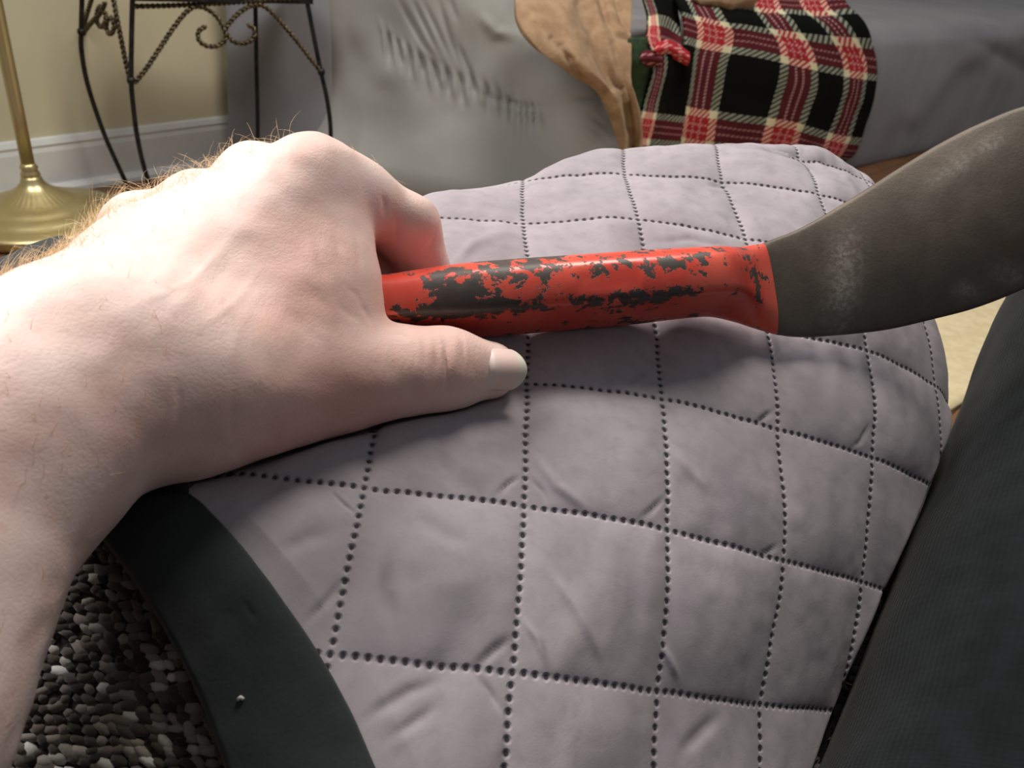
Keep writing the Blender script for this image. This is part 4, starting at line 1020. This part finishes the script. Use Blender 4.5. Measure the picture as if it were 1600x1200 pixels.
# trouser leg
M_tr = Mat('black_ribbed_knit', (30, 33, 35), .95, 0, .1); vt_ = M_tr.uv()
M_tr.color(M_tr.mix(M_tr.step(M_tr.noise(M_tr.coord(), 90, 4), .3, .7), (16, 19, 20), (23, 26, 28)))
wv = M_tr.math('SINE', M_tr.math('MULTIPLY', vt_[0], 2*math.pi*230)); w2 = M_tr.math('SINE', M_tr.math('MULTIPLY', vt_[1], 2*math.pi*420))
M_tr.bump(M_tr.math('ADD', M_tr.math('MULTIPLY', wv, .5), M_tr.math('MULTIPLY', w2, .25)), .17, .0005); M_tr.bump(M_tr.noise(M_tr.coord(), 1500, 2), .2, .0004)
M_tr.b.inputs['Sheen Weight'].default_value = .08
path = cr_line(np.array([k2-dr*.16-UP*.02, k2-dr*.06, k2, (k1+k2)/2, k1, k1+dr*.08, k1+dr*.15-UP*.015, k1+dr*.185-UP*.075, k1+dr*.20-UP*.17, k1+dr*.20-UP*.30, k1+dr*.20-UP*.46]), 160)
rad = np.interp(np.linspace(0, 10, 160), [0, 1, 2, 3, 4, 5, 6, 7, 8, 9, 10], [.098, .094, .090, .085, .080, .075, .071, .068, .066, .060, .050])
V, Fc = tube_np(path, rad, 96)
dsp = .0022*vnoise(V, 16, 61)+.0012*vnoise(V*[1, 1, 1], 38, 62)
V = V+normals(V, np.array([f for f in Fc if len(f) == 4]))*dsp[:, None]
uvs = np.stack([np.tile(np.linspace(0, 1, 96, endpoint=False), 160), np.repeat(np.linspace(0, 1, 160), 96)], -1)
mesh_np('trouser_leg', V, Fc, M_tr.m, person, True, uvs)

# unseen torso and sleeves behind the camera, added to cut light on the quilt
M_sh = mottled('torso_blocker_cloth', (44, 48, 58), (36, 40, 50), 30, .9, bump=.3, bscale=500)
FS = Field((-.36, -.62, .30), (.52, .06, 1.22), .008)
FS.cone((.14, -.38, .40), (.14, -.40, .62), .155, .150, .05); FS.cone((.06, -.38, .42), (.04, -.40, .95), .135, .140, .08); FS.cone((.24, -.38, .42), (.26, -.40, .95), .135, .140, .08)
FS.cone((-.06, -.40, 1.02), (.36, -.40, 1.02), .085, .085, .08); FS.cone((.15, -.40, 1.02), (.15, -.39, 1.14), .075, .060, .05)
eb = P(-440, 1470, .150); FS.cone((-.09, -.40, 1.00), (eb[0]-.03, eb[1]-.06, eb[2]+.01), .075, .056, .04); FS.cone((eb[0]-.03, eb[1]-.06, eb[2]+.01), eb+(P(-262, 1090, .168)-eb)*.05, .056, .047, .02)
FS.cone((.39, -.40, 1.00), (.46, -.22, .74), .075, .055, .04); FS.cone((.46, -.22, .74), (.30, -.05, .80), .052, .042, .02)
V, Q = FS.mesh(); V = relax(V, Q, 3); Nn = normals(V, Q)
if np.mean(np.sum(Nn*(V-V.mean(0)), 1)) < 0: Q = Q[:, ::-1].copy()
mesh_np('torso_blocker', V, Q, M_sh.m, person)
V, Fc = box_np((0, 0, 0), (1, 0, 0), (0, 1, 0), UP, -.20, .80, -.84, -.64, .28, 1.05); bevel(mesh_np('back_rest', V, Fc, M_tw.m, chair, False), .05, 5)  # unseen chair back, added with the torso to hold back light
